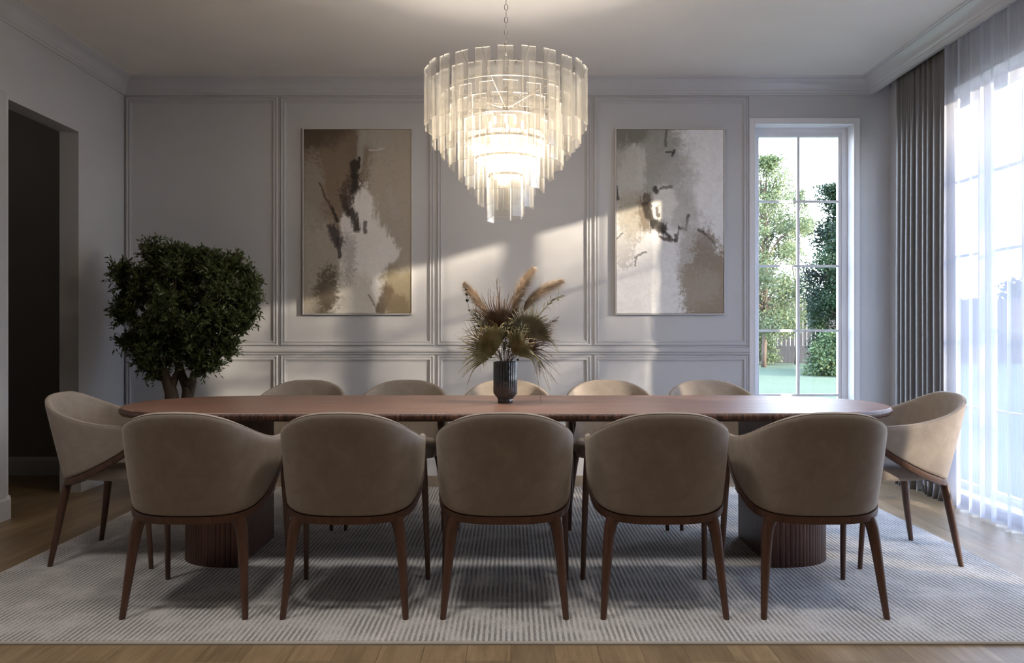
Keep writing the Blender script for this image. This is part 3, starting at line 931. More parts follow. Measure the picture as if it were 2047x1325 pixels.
# ------------------------------------------------------------------ chandelier
CX, CY = -0.0235, 4.0
root = empty('chandelier', (CX, CY, ZC))
tag(root, 'tiered round chandelier of hanging clear glass panels, lit above the table', 'chandelier')
def cz(z): return (1.1 + (z - 1.1) * 1.0204) - ZC
ROWS = [(.400, 2.36, 2.09, 24, 0), (.366, 2.312, 2.01, 24, .5), (.320, 2.232, 1.955, 18, .2), (.282, 2.19, 1.905, 18, .7),
        (.232, 2.105, 1.83, 14, .1), (.186, 2.06, 1.785, 12, .6), (.134, 1.985, 1.71, 9, .3), (.085, 1.93, 1.652, 7, .8)]
rnd = random.Random(5)
extra = MB(); cnt = 0
panel_meshes = []
for ri, (r, zt, zb, nn, ph) in enumerate(ROWS):
    zt, zb = cz(zt), cz(zb)
    for k in range(nn):
        a = -pi / 2 + 2 * pi * (k + ph) / nn
        w = 0.0345; th = 0.004
        dz = rnd.uniform(-0.006, 0.006) if ri < 4 else rnd.uniform(-0.016, 0.016)
        tw = rnd.uniform(-0.10, 0.10)
        R = Matrix.Rotation(a + tw, 4, 'Z')
        c = Vector((r * cos(a), r * sin(a), 0))
        vs = [c + R @ Vector((x, y, 0)) + Vector((0, 0, z + dz)) for z in (zb, zt) for x, y in ((-th, -w), (th, -w), (th, w), (-th, w))]
        # inner rows' far side goes into one bundled part
        far_side = sin(a) > 0.12 and ri in (2, 3, 4, 5)
        fs = [(0, 1, 5, 4), (2, 3, 7, 6), (0, 3, 2, 1), (4, 5, 6, 7), (1, 2, 6, 5), (3, 0, 4, 7)]
        if far_side and cnt >= 0:
            extra.add(vs, fs)
            continue
        mb = MB(); mb.add(vs, fs)
        me = bpy.data.meshes.new('glass_panel'); me.from_pydata(mb.v, [], mb.f)
        me.materials.append(ACRYL if ri < 2 else ACRYL_CLEAR); me.materials.append(ACEDGE)
        for p in me.polygons:
            if p.index < 4: p.material_index = 1
        o = bpy.data.objects.new('glass_panel', me); COL.objects.link(o); o.parent = root
        hk = MB(); pt = Vector((r * cos(a), r * sin(a), zt + dz - 0.012))
        d = Vector((cos(a), sin(a), 0))
        hk.tube([pt + d * 0.007, pt + d * 0.007 + Vector((0, 0, .014)), pt - d * 0.010 + Vector((0, 0, .014)), pt - d * 0.012 - Vector((0, 0, .004))], 0.0013, 5)
        hk.build('clip', METAL, o)
        cnt += 1
ex = extra.build('glass_panel_bundle', ACRYL_CLEAR, root)
ex['kind'] = 'stuff'
def ring_tube(mb, r, z, w, h, n=64):
    rings = []
    for k in range(n):
        a = 2 * pi * k / n
        rings.append([((r + dx) * cos(a), (r + dx) * sin(a), z + dz) for dx, dz in ((-w, -h), (w, -h), (w, h), (-w, h))])
    mb.loft(rings, loop=True)
ringspec = [(.316, 2.262), (.262, 2.115), (.205, 2.02), (.158, 1.94), (.085, 1.862)]
for r, z in ringspec:
    mb = MB(); ring_tube(mb, r, cz(z), 0.003, 0.006)
    mb.build('frame_ring', METAL, root, smooth=False)
# arms from ring to the clips and spokes to the hub
mb = MB()
for k in range(6):
    a = 2 * pi * k / 6 + 0.3
    mb.tube([(0, 0, cz(2.19)), (.314 * cos(a), .314 * sin(a), cz(2.262))], 0.0022, 5)
mb.build('spokes', METAL, root)
for r, z, r2, z2, nn, ph in ((.316, 2.262, .394, 2.35, 24, 0), (.262, 2.115, .314, 2.222, 18, .2), (.205, 2.02, .228, 2.10, 14, .1)):
    mb = MB()
    for k in range(nn):
        a = -pi / 2 + 2 * pi * (k + ph) / nn
        mb.tube([(r * cos(a), r * sin(a), cz(z)), (r2 * cos(a), r2 * sin(a), cz(z2))], 0.0013, 5)
    mb.build('hanger_rods', METAL, root)
mb = MB()
for k in range(4):
    a = 2 * pi * k / 4 + 0.5
    mb.tube([(.316 * cos(a), .316 * sin(a), cz(2.262)), (.205 * cos(a), .205 * sin(a), cz(2.02)), (.085 * cos(a), .085 * sin(a), cz(1.862))], 0.0018, 5)
mb.build('frame_struts', METAL, root)
mb = MB(); mb.lathe([(0.004, cz(2.30)), (0.012, cz(2.295)), (0.014, cz(2.20)), (0.012, cz(2.13)), (0.004, cz(2.12))], 16)
mb.build('hub', METAL, root, smooth=True, auto=40)
# chain
zc0, zc1 = cz(2.30), -0.03
nl = 22; L = (zc1 - zc0) / nl
chain = empty('chain', (0, 0, 0)); chain.parent = root
for k in range(nl):
    zc = zc0 + L * (k + .5)
    lr = MB(); hh = L * 0.62; ww = 0.008; pts = []
    for q in range(16):
        a = 2 * pi * q / 16
        x = ww * cos(a); z = (hh - ww) * (1 if sin(a) > 0 else -1) * (abs(sin(a)) ** .35) * 0.9 + ww * sin(a) * 0.4
        pts.append((x, 0, z + zc) if k % 2 == 0 else (0, x, z + zc))
    rings = []
    for q in range(16):
        p = Vector(pts[q]); c = Vector((0, 0, zc)); d = (p - c).normalized()
        tq = (Vector(pts[(q + 1) % 16]) - Vector(pts[q - 1])).normalized()
        b = tq.cross(d).normalized(); d2 = b.cross(tq)
        rings.append([p + d2 * (0.0019 * cos(2 * pi * j / 6)) + b * (0.0019 * sin(2 * pi * j / 6)) for j in range(6)])
    lr.loft(rings, loop=True)
    lr.build('link', METAL, chain, smooth=True)
mb = MB(); mb.lathe([(0.07, -0.001), (0.068, -0.02), (0.02, -0.032), (0.006, -0.036)], 28)
mb.build('ceiling_rose', METAL, root, smooth=True, auto=40)
# bulbs and their light
lamps = []
for r, z, nn, ph in ((.085, 2.10, 5, 0.25), (.055, 1.99, 3, 0.6)):
    for k in range(nn):
        a = 2 * pi * k / nn + ph
        p = Vector((r * cos(a), r * sin(a), cz(z)))
        mb = MB(); mb.lathe([(0.0065, 0.032), (0.0065, 0.006), (0.005, -0.001), (0.0005, -0.003)], 12, p)
        b = mb.build('bulb', BULB, root, smooth=True)
        mb = MB(); mb.lathe([(0.007, 0.032), (0.008, 0.036), (0.008, 0.062), (0.002, 0.064)], 10, p)
        mb.build('socket', METAL, b)
        lamps.append(p - Vector((0, 0, 0.05)) + Vector((CX, CY, ZC)))

# ------------------------------------------------------------------ vase and bouquet
VB = Vector((-0.0275, 4.03, TZ))
root = empty('vase', VB)
tag(root, 'dark smoked ribbed glass vase standing in the middle of the table', 'vase')
m = MB()
def rib(r, z, n=72, amp=0.0012):
    return [((r + amp * cos(36 * 2 * pi * k / (2 * n) * 2)) * cos(2 * pi * k / n), (r + amp * cos(36 * 2 * pi * k / (2 * n) * 2)) * sin(2 * pi * k / n), z) for k in range(n)]
nr = 144
def ribr(r, z):
    return [((r + 0.0014 * cos(30 * 2 * pi * k / nr)) * cos(2 * pi * k / nr), (r + 0.0014 * cos(30 * 2 * pi * k / nr)) * sin(2 * pi * k / nr), z) for k in range(nr)]
m.loft([ribr(0.0375, 0.020), ribr(0.0385, 0.024), ribr(0.0575, 0.047), ribr(0.0588, 0.054), ribr(0.0588, 0.205), ribr(0.0575, 0.208), ribr(0.054, 0.208), ribr(0.054, 0.06), ribr(0.03, 0.055)])
m.build('body', VASEM, root, smooth=True, auto=45)
m = MB(); m.lathe([(0.036, 0.0), (0.0385, 0.003), (0.0385, 0.017), (0.0375, 0.020)], 48)
m.build('foot', VASEM, root, smooth=True, auto=45)
VM = VB + Vector((0, 0, 0.2))

FAN_G = leaf_mat('dried_green_palm', (0.26, 0.245, 0.125), (0.50, 0.45, 0.26), 0.15, 0.6, 22)
FAN_B = leaf_mat('dried_brown_palm', (0.21, 0.145, 0.10), (0.44, 0.32, 0.23), 0.15, 0.6, 22)
FAN_S = leaf_mat('dried_sage_palm', (0.28, 0.26, 0.175), (0.54, 0.47, 0.33), 0.15, 0.6, 22)
PLUME = leaf_mat('pampas_plume', (0.46, 0.37, 0.275), (0.76, 0.64, 0.51), 0.3, 0.8, 12)
STEMM = leaf_mat('dried_stem', (0.09, 0.06, 0.03), (0.17, 0.12, 0.06), 0.0, 0.7, 8)
EUC = leaf_mat('dark_berries', (0.010, 0.013, 0.008), (0.035, 0.040, 0.022), 0.0, 0.5, 30)
SPRIG = leaf_mat('dried_sprig_leaves', (0.08, 0.08, 0.05), (0.2, 0.19, 0.12), 0.15, 0.6, 30)

def fan(name, hub, direction, facing, rad, spread, nseg, mat, label, fuse=0.6, curl=0.35, seed=1, droop=0.06):
    """a pleated fan palm: leaflets fused to fuse*rad, loose curling tips beyond"""
    rnd = random.Random(seed)
    hub = Vector(hub)
    d = Vector(direction).normalized(); f = Vector(facing); f = (f - d * f.dot(d)).normalized(); s = d.cross(f)
    root = empty(name, VB)
    tag(root, label, 'dried palm leaf', 'dried palm leaves in the dark vase')
    o = hub - VB
    mb = MB()
    for k in range(nseg):
        a0 = -spread / 2 + spread * k / nseg; a1 = -spread / 2 + spread * (k + 1) / nseg; am = (a0 + a1) / 2
        def dirv(a, cup=0.25):
            v = d * cos(a) + s * sin(a)
            return (v + f * cup * (1 - abs(a) / spread)).normalized()
        e0, e1, em = dirv(a0), dirv(a1), dirv(am)
        L = rad * rnd.uniform(0.82, 1.08) * (0.78 + 0.22 * cos(am * 0.8))
        rf = rad * fuse * rnd.uniform(0.94, 1.03)
        pleat = f * (0.012 * rad / 0.17)
        c0, c1, c2, c3 = o, o + e0 * rf, o + em * rf + pleat, o + e1 * rf
        n0 = len(mb.v)
        mb.add([c0, c1, c2, c3], [(0, 1, 2), (0, 2, 3)])
        # tip
        bend = rnd.uniform(-curl, curl); bend2 = rnd.uniform(-curl, curl)
        side = s * cos(am) - d * sin(am)
        w = (c3 - c1).length * 0.34
        prev = None
        rows = []
        for q in range(5):
            u = q / 4
            rr = rf + (L - rf) * u
            pc = o + em * rr + side * (bend * (L - rf) * u * u) + f * (bend2 * (L - rf) * u * u) - Vector((0, 0, 1)) * droop * u * u * abs(sin(am) + 0.2)
            ww = w * (1 - u) + 0.0008
            rows.append((pc - side * ww, pc + pleat * (1 - u) * 0.7, pc + side * ww))
        vs = [p for r in rows for p in r]
        fs = []
        for q in range(4):
            fs += [(q * 3, q * 3 + 1, q * 3 + 4, q * 3 + 3), (q * 3 + 1, q * 3 + 2, q * 3 + 5, q * 3 + 4)]
        mb.add(vs, fs)
    mb.build('blade', mat, root)
    st = MB()
    st.tube([Vector((o.x * 0.12, o.y * 0.12, 0.075)), Vector((o.x * 0.2, o.y * 0.2, 0.2)), o * 0.6 + Vector((0, 0, 0.085)), o], 0.0028, 6)
    st.build('stem', STEMM, root, smooth=True)

def bp(px, py, dy=0.0):   # bouquet point
    return at(px, py, VB.y + dy)
fan('palm_leaf', bp(990, 706, -0.055), (-0.68, -0.25, 0.72), (0.15, -1, 0.35), 0.215, 2.7, 38, FAN_G, 'olive green dried fan palm leaf at the front left of the bouquet', 0.58, 0.55, 2)
fan('palm_leaf', bp(1002, 662, 0.03), (-0.12, 0.1, 1), (0.1, -1, 0.25), 0.225, 2.6, 40, FAN_B, 'brown dried fan palm leaf standing up at the top of the bouquet', 0.50, 0.4, 3)
fan('palm_leaf', bp(1054, 674, 0.0), (0.42, 0.0, 0.9), (-0.1, -1, 0.3), 0.195, 2.7, 36, FAN_S, 'sage dried fan palm leaf at the upper right of the bouquet', 0.58, 0.45, 4)
fan('palm_leaf', bp(1024, 708, -0.06), (0.62, -0.3, 0.70), (-0.2, -1, 0.3), 0.165, 2.0, 28, FAN_G, 'small olive dried fan palm leaf at the lower right of the bouquet', 0.62, 0.5, 5)
fan('palm_leaf', bp(1050, 700, 0.02), (1, -0.1, 0.12), (0, -1, 0.4), 0.18, 2.2, 30, FAN_B, 'thin brown dried palm leaf drooping over the right rim of the vase', 0.30, 0.9, 6, 0.11)
fan('palm_leaf', bp(988, 692, 0.05), (-0.9, 0.2, 0.42), (0, -1, 0.3), 0.20, 1.7, 24, FAN_S, 'narrow grey-green dried palm leaf behind the front left leaf', 0.38, 0.8, 7)
fan('palm_leaf', bp(1024, 680, 0.06), (0.25, 0.1, 1), (0.05, -1, 0.2), 0.17, 2.6, 34, FAN_B, 'short brown dried palm leaf in the core of the bouquet', 0.55, 0.5, 12)

def pampas(pts, rad, label, seed):
    rnd = random.Random(seed)
    root = empty('pampas_stem', VB)
    tag(root, label, 'pampas grass', 'pampas plumes in the dark vase')
    P = [Vector(p) - VB for p in pts]
    C = catmull(P, 8)
    st = MB(); st.tube([Vector((0, 0.0, 0.07)) + P[0] * 0.1, Vector((P[0].x * .25, P[0].y * .25, 0.2))] + C, 0.0018, 5)
    st.build('stem', STEMM, root)
    quads = []
    n = len(C)
    for k in range(2600):
        u = rnd.random()
        i = min(n - 2, int(u * (n - 1)))
        p = C[i].lerp(C[i + 1], u * (n - 1) - i)
        t = (C[i + 1] - C[i]).normalized()
        env = rad * (0.30 + 1.0 * sin(pi * min(1, u * 0.90 + 0.08)) ** 0.7) * rnd.uniform(0.6, 1.0)
        a = rnd.uniform(0, 2 * pi)
        x = t.orthogonal().normalized(); y = t.cross(x)
        out = x * cos(a) + y * sin(a)
        v = (out * 0.9 + t * rnd.uniform(0.7, 1.5) + Vector((0.0, 0, -0.55 * rnd.random()))).normalized()
        L = env * rnd.uniform(0.9, 1.6)
        w = v.cross(out).normalized() * 0.0008
        e1 = p + v * L * 0.55; e2 = p + v * L + Vector((0, 0, -0.18 * L))
        quads.append((p - w, p + w, e1 + w * 1.1, e1 - w * 1.1)); quads.append((e1 - w * 1.1, e1 + w * 1.1, e2 + w * 0.3, e2 - w * 0.3))
    leafmesh('plume', PLUME, quads, root)
pampas([bp(1024, 625, .02), bp(1034, 595, .03), bp(1046, 565, .03), bp(1066, 537, .02)], 0.046, 'tall tan pampas plume rising from the top of the bouquet', 1)
pampas([bp(1046, 622, .03), bp(1062, 598, .03), bp(1090, 575, .02), bp(1124, 561, .0)], 0.042, 'tan pampas plume leaning to the right of the bouquet', 2)
pampas([bp(985, 640, .05), bp(964, 612, .05), bp(947, 588, .05), bp(929, 567, .04)], 0.036, 'tan pampas plume leaning to the left of the bouquet', 3)

def sphere(mb, c, r, n=8):
    mb.lathe([(r * max(0.02, sin(pi * k / 6)), -r * cos(pi * k / 6)) for k in range(7)], n, c)
def berries(pts, radii, label):
    root = empty('berry_sprig', VB)
    tag(root, label, 'dried berries', 'dark berry sprigs in the dark vase')
    P = [Vector(p) - VB for p in pts]
    st = MB(); st.tube([Vector((P[0].x * .3, P[0].y * .3, .2)), P[0]] + P[1:], 0.0011, 5); st.build('stem', STEMM, root)
    for p, r in zip(P[1:], radii):
        mb = MB(); sphere(mb, p, r); mb.build('berry', EUC, root, smooth=True)
berries([bp(985, 700, -.02), bp(957, 652, -.02), bp(938, 620, -.01), bp(934, 600, -.01), bp(933, 588, -.01), bp(932, 578, 0)], [.006, .005, .0085, .0075, .006], 'dark berry sprig rising at the left of the bouquet')
berries([bp(998, 716, -.05), bp(981, 714, -.07), bp(974, 717, -.08), bp(969, 721, -.085), bp(964, 725, -.085)], [.006, .0065, .0065, .005], 'dark berry sprig hanging over the left rim of the vase')
berries([bp(1015, 712, -.06), bp(1035, 697, -.08), bp(1045, 694, -.085), bp(1052, 690, -.085), bp(1035, 719, -.06)], [.006, .006, .005, .006], 'dark berry sprig at the right rim of the vase')

def sprig(pts, n, L, mat, label, seed, wid=0.0022):
    rnd = random.Random(seed)
    root = empty('dried_sprig', VB)
    tag(root, label, 'dried sprig', 'dried sprigs filling the bouquet')
    P = [Vector(p) - VB for p in pts]
    C = catmull(P, 8)
    st = MB(); st.tube([Vector((P[0].x * .2, P[0].y * .2, .1))] + C, 0.0015, 5); st.build('stem', STEMM, root)
    quads = []
    for k in range(n):
        u = rnd.uniform(0.1, 1) * (len(C) - 1.001); i = int(u)
        p = C[i].lerp(C[i + 1], u - i)
        t = (C[i + 1] - C[i]).normalized()
        out = Vector((rnd.gauss(0, 1), rnd.gauss(0, 1), rnd.gauss(0, 1))).normalized()
        v = (t * 0.8 + out).normalized()
        l = L * rnd.uniform(0.5, 1.1); w = v.cross(out)
        w = (w.normalized() if w.length > 1e-4 else t.orthogonal()) * wid
        mid = p + v * l * 0.5 + out * l * 0.08; e = p + v * l - Vector((0, 0, 0.12 * l))
        quads.append((p, mid + w, e, mid - w))
    leafmesh('foliage', mat, quads, root)
sprig([bp(1003, 712), bp(975, 660, -.02), bp(948, 625, -.02)], 150, 0.05, SPRIG, 'grey-green leafy sprig on the left of the bouquet', 1)
sprig([bp(1010, 712, -.04), bp(1025, 680, -.07), bp(1045, 655, -.08)], 190, 0.05, SPRIG, 'dark feathery sprig in the middle of the bouquet', 2)
sprig([bp(1008, 714, -.03), bp(1010, 680, -.04), bp(1014, 650, -.04)], 200, 0.05, SPRIG, 'dense grey-green sprig right above the vase mouth', 11)
sprig([bp(1020, 712), bp(1070, 660, .04), bp(1112, 640, .04)], 130, 0.055, FAN_B, 'brown stringy sprig reaching right of the bouquet', 3, 0.0013)
sprig([bp(1018, 712, -.03), bp(1060, 690, -.04), bp(1098, 668, -.03)], 110, 0.06, FAN_B, 'brown stringy sprig arching low on the right of the bouquet', 4, 0.0013)
sprig([bp(1003, 712, .04), bp(1000, 640, .06), bp(993, 568, .05)], 130, 0.055, FAN_B, 'brown stringy sprig at the very top of the bouquet', 5, 0.0015)
sprig([bp(1000, 716, -.04), bp(978, 706, -.08), bp(961, 728, -.08)], 60, 0.05, FAN_G, 'small olive sprig hanging over the left of the vase', 6, 0.0018)
sprig([bp(1012, 714, -.05), bp(1062, 704, -.07), bp(1080, 735, -.07)], 70, 0.07, SPRIG, 'dark stringy sprig hanging over the right of the vase', 8, 0.0013)
sprig([bp(1012, 712, -.02), bp(1085, 620, -.01), bp(1118, 592, -.01)], 90, 0.05, FAN_G, 'olive leafy sprig at the right tip of the bouquet', 7, 0.003)

# ------------------------------------------------------------------ tree in the corner
PY = 5.42
tb = at(352, 1000, PY); tb.z = 0.001
root = empty('potted_tree', tb)
tag(root, 'bushy dark green potted tree standing in the left corner behind the table', 'tree')
m = MB(); m.lathe([(0.02, 0.0), (0.15, 0.0), (0.16, 0.01), (0.20, 0.34), (0.205, 0.36), (0.19, 0.36), (0.185, 0.33), (0.02, 0.325)], 36)
pot = m.build('planter', POTM, root, smooth=True, auto=40)
m = MB(); m.lathe([(0.001, 0.334), (0.184, 0.332)], 30); m.build('soil', SOIL, pot)
def tp(px, py, dy=0.0):
    return at(px, py, PY + dy) - tb
poly = [(300, 478), (345, 490), (385, 505), (420, 500), (440, 514), (462, 530), (478, 518), (500, 532), (514, 560), (522, 610), (503, 650), (470, 690), (462, 712), (434, 738), (415, 752), (396, 750), (378, 728), (355, 706), (336, 716), (324, 738), (312, 760), (300, 756), (283, 742), (268, 715), (245, 690), (231, 640), (228, 610), (242, 575), (224, 552), (233, 530), (262, 540), (282, 548), (300, 525), (288, 500)]
def inside(x, y):
    c = False; j = len(poly) - 1
    for i in range(len(poly)):
        xi, yi = poly[i]; xj, yj = poly[j]
        if (yi > y) != (yj > y) and x < (xj - xi) * (y - yi) / (yj - yi) + xi: c = not c
        j = i
    return c
rnd = random.Random(21)
clumps = []
while len(clumps) < 190:
    x, y = rnd.uniform(222, 522), rnd.uniform(478, 772)
    if not inside(x, y): continue
    edge = min(sqrt((x - px) ** 2 + (y - py) ** 2) for px, py in poly)
    dmax = 0.08 + 0.40 * min(1, edge / 110)
    clumps.append(tp(372 + (x - 372) * 0.955, 620 + (y - 620) * 0.955, rnd.uniform(-dmax, dmax)))
for px, py in poly:
    cxp, cyp = px + (370 - px) * 0.10, py + (620 - py) * 0.10
    clumps.append(tp(cxp, cyp, rnd.uniform(-0.08, 0.08)))
# trunks
tr = MB()
tw = []
def limb(mb, pts, r0, r1):
    C = catmull(pts, 5); k = len(C)
    mb.tube(C, [r0 + (r1 - r0) * (i / (k - 1)) for i in range(k)], 9)
limb(tr, [(tp(352, 700) * 0).to_tuple() and Vector((-0.03, 0, 0.32)), tp(344, 800), tp(337, 770), tp(325, 740), tp(300, 690), tp(275, 640)], 0.055, 0.012)
limb(tr, [tp(340, 785), tp(350, 755), tp(356, 735), tp(345, 690), tp(330, 600)], 0.028, 0.010)
limb(tr, [Vector((0.05, 0.02, 0.32)), tp(375, 800, .02), tp(374, 775, .02), tp(362, 745, 0.02), tp(355, 700, .0), tp(350, 620, .05)], 0.05, 0.012)
limb(tr, [tp(378, 790, .02), tp(385, 765, .02), tp(388, 745, .03), tp(410, 690, .05), tp(450, 620, .05)], 0.032, 0.010)
limb(tr, [tp(372, 770, 0.0), tp(388, 752, -.02), tp(404, 745, -.05), tp(430, 700, -.08)], 0.022, 0.008)
limb(tr, [tp(352, 690), tp(380, 620, .03), tp(410, 560, .02)], 0.014, 0.006)
trunk = tr.build('trunk', BARK, root, smooth=True)
tg = MB(); quads = []
for c in clumps:
    base_ = tp(352 + (c.x) * 40, 700) * 0.35 + c * 0.65
    base_.z = min(base_.z, c.z - 0.05)
    tg.tube([base_, (base_ + c) / 2 + Vector((rnd.uniform(-.02, .02), rnd.uniform(-.02, .02), 0)), c], [0.005, 0.0035, 0.002], 5)
    for tw_ in range(23):
        dv = Vector((rnd.gauss(0, 1), rnd.gauss(0, 1), rnd.gauss(0.35, 0.9))).normalized()
        Ltw = rnd.uniform(0.05, 0.125)
        start = c - dv * 0.02
        for q in range(15):
            u = q / 14
            p = start + dv * Ltw * u
            out = Vector((rnd.gauss(0, 1), rnd.gauss(0, 1), rnd.gauss(0, 1))).normalized()
            v = (dv * rnd.uniform(0.5, 1.3) + out).normalized()
            l = rnd.uniform(0.022, 0.042)
            w = v.cross(Vector((rnd.gauss(0, 1), rnd.gauss(0, 1), rnd.gauss(0, 1)))).normalized() * l * 0.14
            quads.append((p, p + v * l * 0.35 + w, p + v * l * 0.65 + w * 0.9, p + v * l, p + v * l * 0.65 - w * 0.9, p + v * l * 0.35 - w))
tg.build('twigs', BARK, trunk)
fo = leafmesh('foliage', LEAF, quads, root)

# ------------------------------------------------------------------ garden
GZ = -0.15
m = MB(); m.box(-30, 60, YB + 0.25, 70, GZ - 0.2, GZ); m.box(XR + 0.2, 60, -40, YB + 0.25, GZ - 0.2, GZ)
g = m.build('garden_lawn', LAWN); struct(g, 'green lawn outside the windows', 'lawn')
froot = empty('garden_fence', (0, 31.5, GZ))
tag(froot, 'tall dark weathered board fence across the far end of the lawn', 'fence')
m = MB()
rnd = random.Random(3)
for k in range(150):
    x = -4 + k * 0.165
    h = 2.55 + rnd.uniform(-0.04, 0.04)
    m.box(x, x + 0.150, 0.0 + rnd.uniform(-.008, .008), 0.03, 0.0, h)
m.build('board_panel', FENCEW, froot)
m = MB()
m.box(-4, 20.7, 0.03, 0.08, 0.5, 0.6); m.box(-4, 20.7, 0.03, 0.08, 2.0, 2.1)
m.build('rails', FENCEW, froot)

def garden_tree(name, x, y, h, r, z0, mat, n, leaf, label, seed, shape='round', cat='tree', sparse=0.0, trunkr=0.09, nc=None):
    rnd = random.Random(seed)
    root = empty(name, (x, y, GZ)); tag(root, label, cat)
    tr = MB()
    top = Vector((rnd.uniform(-.2, .2), 0, h * 0.9))
    limb(tr, [Vector((0, 0, 0)), Vector((rnd.uniform(-.1, .1), 0, h * 0.35)), Vector((rnd.uniform(-.2, .2), 0, h * 0.65)), top], trunkr, trunkr * 0.2)
    quads = []
    cl = []
    nc = nc or (34 if sparse else 130)
    for k in range(nc):
        u = rnd.random()
        z = z0 + (h - z0) * u
        if shape == 'cone': rr = r * (1 - 0.62 * u ** 1.6)
        elif shape == 'bush': rr = r * sqrt(max(0.05, 1 - u * u))
        else: rr = r * sqrt(max(0.03, 1 - (2 * u - 0.85) ** 2 / 1.4))
        a = rnd.uniform(0, 2 * pi); q = sqrt(rnd.random())
        c = Vector((rr * q * cos(a), rr * q * sin(a), z))
        cl.append((c, rnd.uniform(0.55, 1.0) * (0.42 if sparse else 0.36) * r))
        limb(tr, [Vector((0, 0, z * 0.75)), c * 0.5 + Vector((0, 0, z * 0.42)), c], trunkr * 0.3, trunkr * 0.08)
    for k in range(n):
        c, cr = rnd.choice(cl)
        v = Vector((rnd.gauss(0, 1), rnd.gauss(0, 1), rnd.gauss(0, 1))).normalized()
        p = c + v * cr * rnd.random() ** 0.45
        if p.z < 0.02: p.z = abs(p.z) + 0.02
        if shape != 'bush' and p.z > h: p.z = h - rnd.random() * 0.3
        d = Vector((rnd.gauss(0, 1), rnd.gauss(0, 1), rnd.gauss(-.2, 1))).normalized()
        w = d.cross(Vector((rnd.gauss(0, 1), rnd.gauss(0, 1), rnd.gauss(0, 1)))).normalized() * leaf * 0.32
        l = leaf * rnd.uniform(0.7, 1.3)
        quads.append((p, p + d * l * .5 + w, p + d * l, p + d * l * .5 - w))
    tr.build('trunk', BARK, root, smooth=True)
    leafmesh('foliage', mat, quads, root)
garden_tree('garden_tree', 8.85, 28.0, 7.3, 1.45, 1.4, BIRCH, 26000, 0.095, 'airy pale green garden tree at the left of the tall window', 1, sparse=1, nc=75)
garden_tree('garden_tree', 10.75, 30.2, 6.6, 0.9, 1.6, BIRCH, 5000, 0.085, 'thin pale garden tree behind the middle of the tall window', 2, sparse=1, trunkr=0.05)
garden_tree('garden_tree', 10.4, 24.4, 5.75, 1.55, 0.1, YEW, 75000, 0.085, 'dense dark green garden tree at the right of the tall window', 3, 'cone', trunkr=0.13)
garden_tree('garden_bush', 9.35, 30.2, 1.25, 0.75, 0.15, SHRUB, 4500, 0.08, 'small light green bush in front of the fence', 4, 'bush', 'bush', trunkr=0.03)
garden_tree('garden_bush', 9.2, 22.6, 1.15, 0.8, 0.05, SHRUB, 6000, 0.09, 'green bush at the foot of the dark garden tree', 5, 'bush', 'bush', trunkr=0.03)
garden_tree('garden_tree', 22.3, 33.5, 3.4, 2.2, 0.3, YEW, 3500, 0.28, 'dark distant trees behind the sheer curtain', 7, trunkr=0.12)
garden_tree('garden_tree', 29.5, 37.0, 4.2, 2.8, 0.3, YEW, 3500, 0.28, 'dark distant tree at the right edge of the sheer curtain', 8, trunkr=0.12)
# shade tree outside the wide window, it dapples the sunlight
garden_tree('shade_tree', 10.6, -0.4, 4.6, 2.5, 0.4, SHRUB, 5400, 0.11, 'leafy tree outside the wide window that dapples the sun', 9, sparse=1, nc=60, trunkr=0.12)

# ------------------------------------------------------------------ light
w = bpy.data.worlds.new('sky'); SC.world = w; w.use_nodes = True
nt = w.node_tree; nt.nodes.clear()
out = nt.nodes.new('ShaderNodeOutputWorld'); bg = nt.nodes.new('ShaderNodeBackground')
tc = nt.nodes.new('ShaderNodeTexCoord'); sp = nt.nodes.new('ShaderNodeSeparateXYZ'); rp = nt.nodes.new('ShaderNodeValToRGB')
nt.links.new(tc.outputs['Generated'], sp.inputs[0]); nt.links.new(sp.outputs['Z'], rp.inputs[0])
rp.color_ramp.elements[0].position = 0.0; rp.color_ramp.elements[0].color = (0.92, 0.95, 1.0, 1)
rp.color_ramp.elements[1].position = 0.6; rp.color_ramp.elements[1].color = (0.45, 0.63, 1.0, 1)
nt.links.new(rp.outputs[0], bg.inputs[0]); bg.inputs[1].default_value = 4.5
nt.links.new(bg.outputs[0], out.inputs[0])

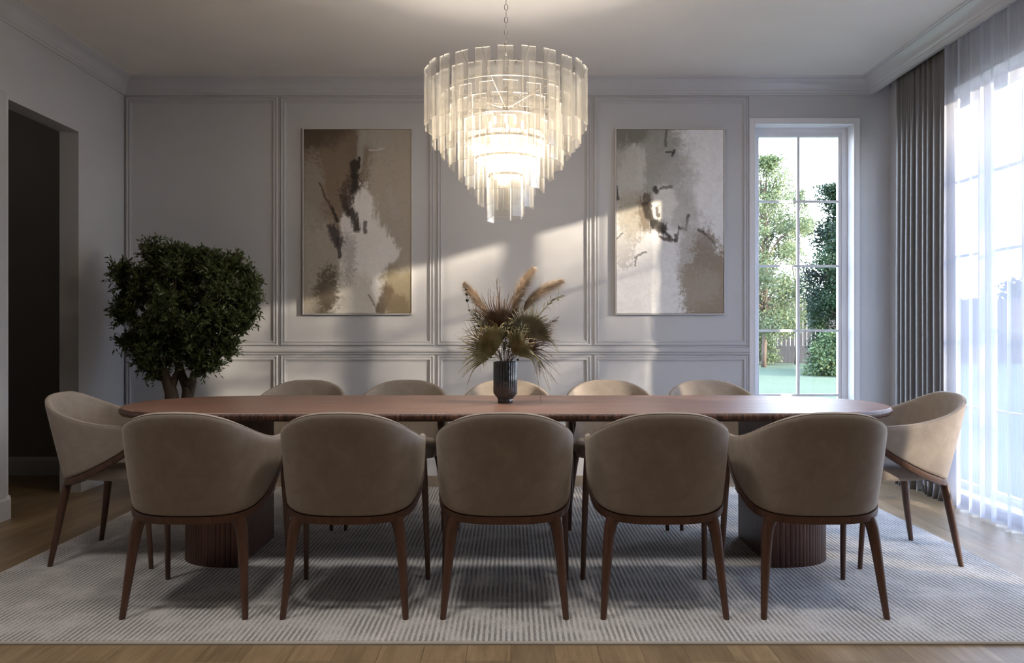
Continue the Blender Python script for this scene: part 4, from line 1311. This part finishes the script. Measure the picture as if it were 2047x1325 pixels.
def light(name, typ, loc, energy, color, **kw):
    l = bpy.data.lights.new(name, typ); l.energy = energy; l.color = color
    for k, v in kw.items(): setattr(l, k, v)
    o = bpy.data.objects.new(name, l); COL.objects.link(o); o.location = loc
    return o
sd = Vector((-1, 0.60, -0.27)).normalized()
s = light('sun', 'SUN', (12, -4, 6), 8.0, (1.0, 0.82, 0.62), angle=radians(1.1))
s.rotation_euler = sd.to_track_quat('-Z', 'Y').to_euler()
for i, p in enumerate(lamps):
    light('chandelier_light', 'POINT', p, 2.9, (1.0, 0.89, 0.76), shadow_soft_size=0.03)
for x in (-2.0, -0.65, 0.65, 2.0):
    l = light('ceiling_downlight', 'AREA', (x, 2.35, ZC - 0.02), 2.6, (1.0, 0.96, 0.92), shape='DISK', size=0.35)
    l.data.spread = radians(105)
light('hall_fill', 'POINT', (-4.2, 5.0, 2.6), 0.55, (1.0, 0.9, 0.8), shadow_soft_size=0.1)  # added fill that lifts the dark hall, stands for no known fixture
# daylight enters through the windows: portals guide the sampling
def portal(loc, rot, sx, sy):
    p = light('window_portal', 'AREA', loc, 1.0, (1, 1, 1), shape='RECTANGLE', size=sx, size_y=sy)
    p.data.cycles.is_portal = True
    p.rotation_euler = rot
portal(((WJ0 + WJ1) / 2, YB + 0.22, 1.37), (-pi / 2, 0, 0), WJ1 - WJ0, WZ1 - WZ0)
portal((XR + 0.18, (RY0 + RY1) / 2, 1.37), (0, pi / 2, 0), RZ1 - RZ0, RY1 - RY0)

# ------------------------------------------------------------------ camera
cd = bpy.data.cameras.new('camera'); co = bpy.data.objects.new('camera', cd); COL.objects.link(co)
co.location = (0, 0, H); co.rotation_euler = (pi / 2, 0, 0)
cd.sensor_width = 36.0; cd.sensor_fit = 'HORIZONTAL'; cd.lens = FPX / 2047 * 36.0
cd.shift_x = (1023.5 - VX) / 2047; cd.shift_y = 0.0
cd.clip_start = 0.02; cd.clip_end = 300
SC.camera = co
vs = SC.view_settings
vs.view_transform = 'Standard'; vs.look = 'None'; vs.gamma = 1.0; vs.use_curve_mapping = False
vs.exposure = 1.68
cy = SC.cycles
cy.use_denoising = True
cy.max_bounces = 8; cy.diffuse_bounces = 5; cy.glossy_bounces = 3; cy.transmission_bounces = 4; cy.transparent_max_bounces = 40
cy.sample_clamp_indirect = 4.0
cy.caustics_reflective = False; cy.caustics_refractive = False
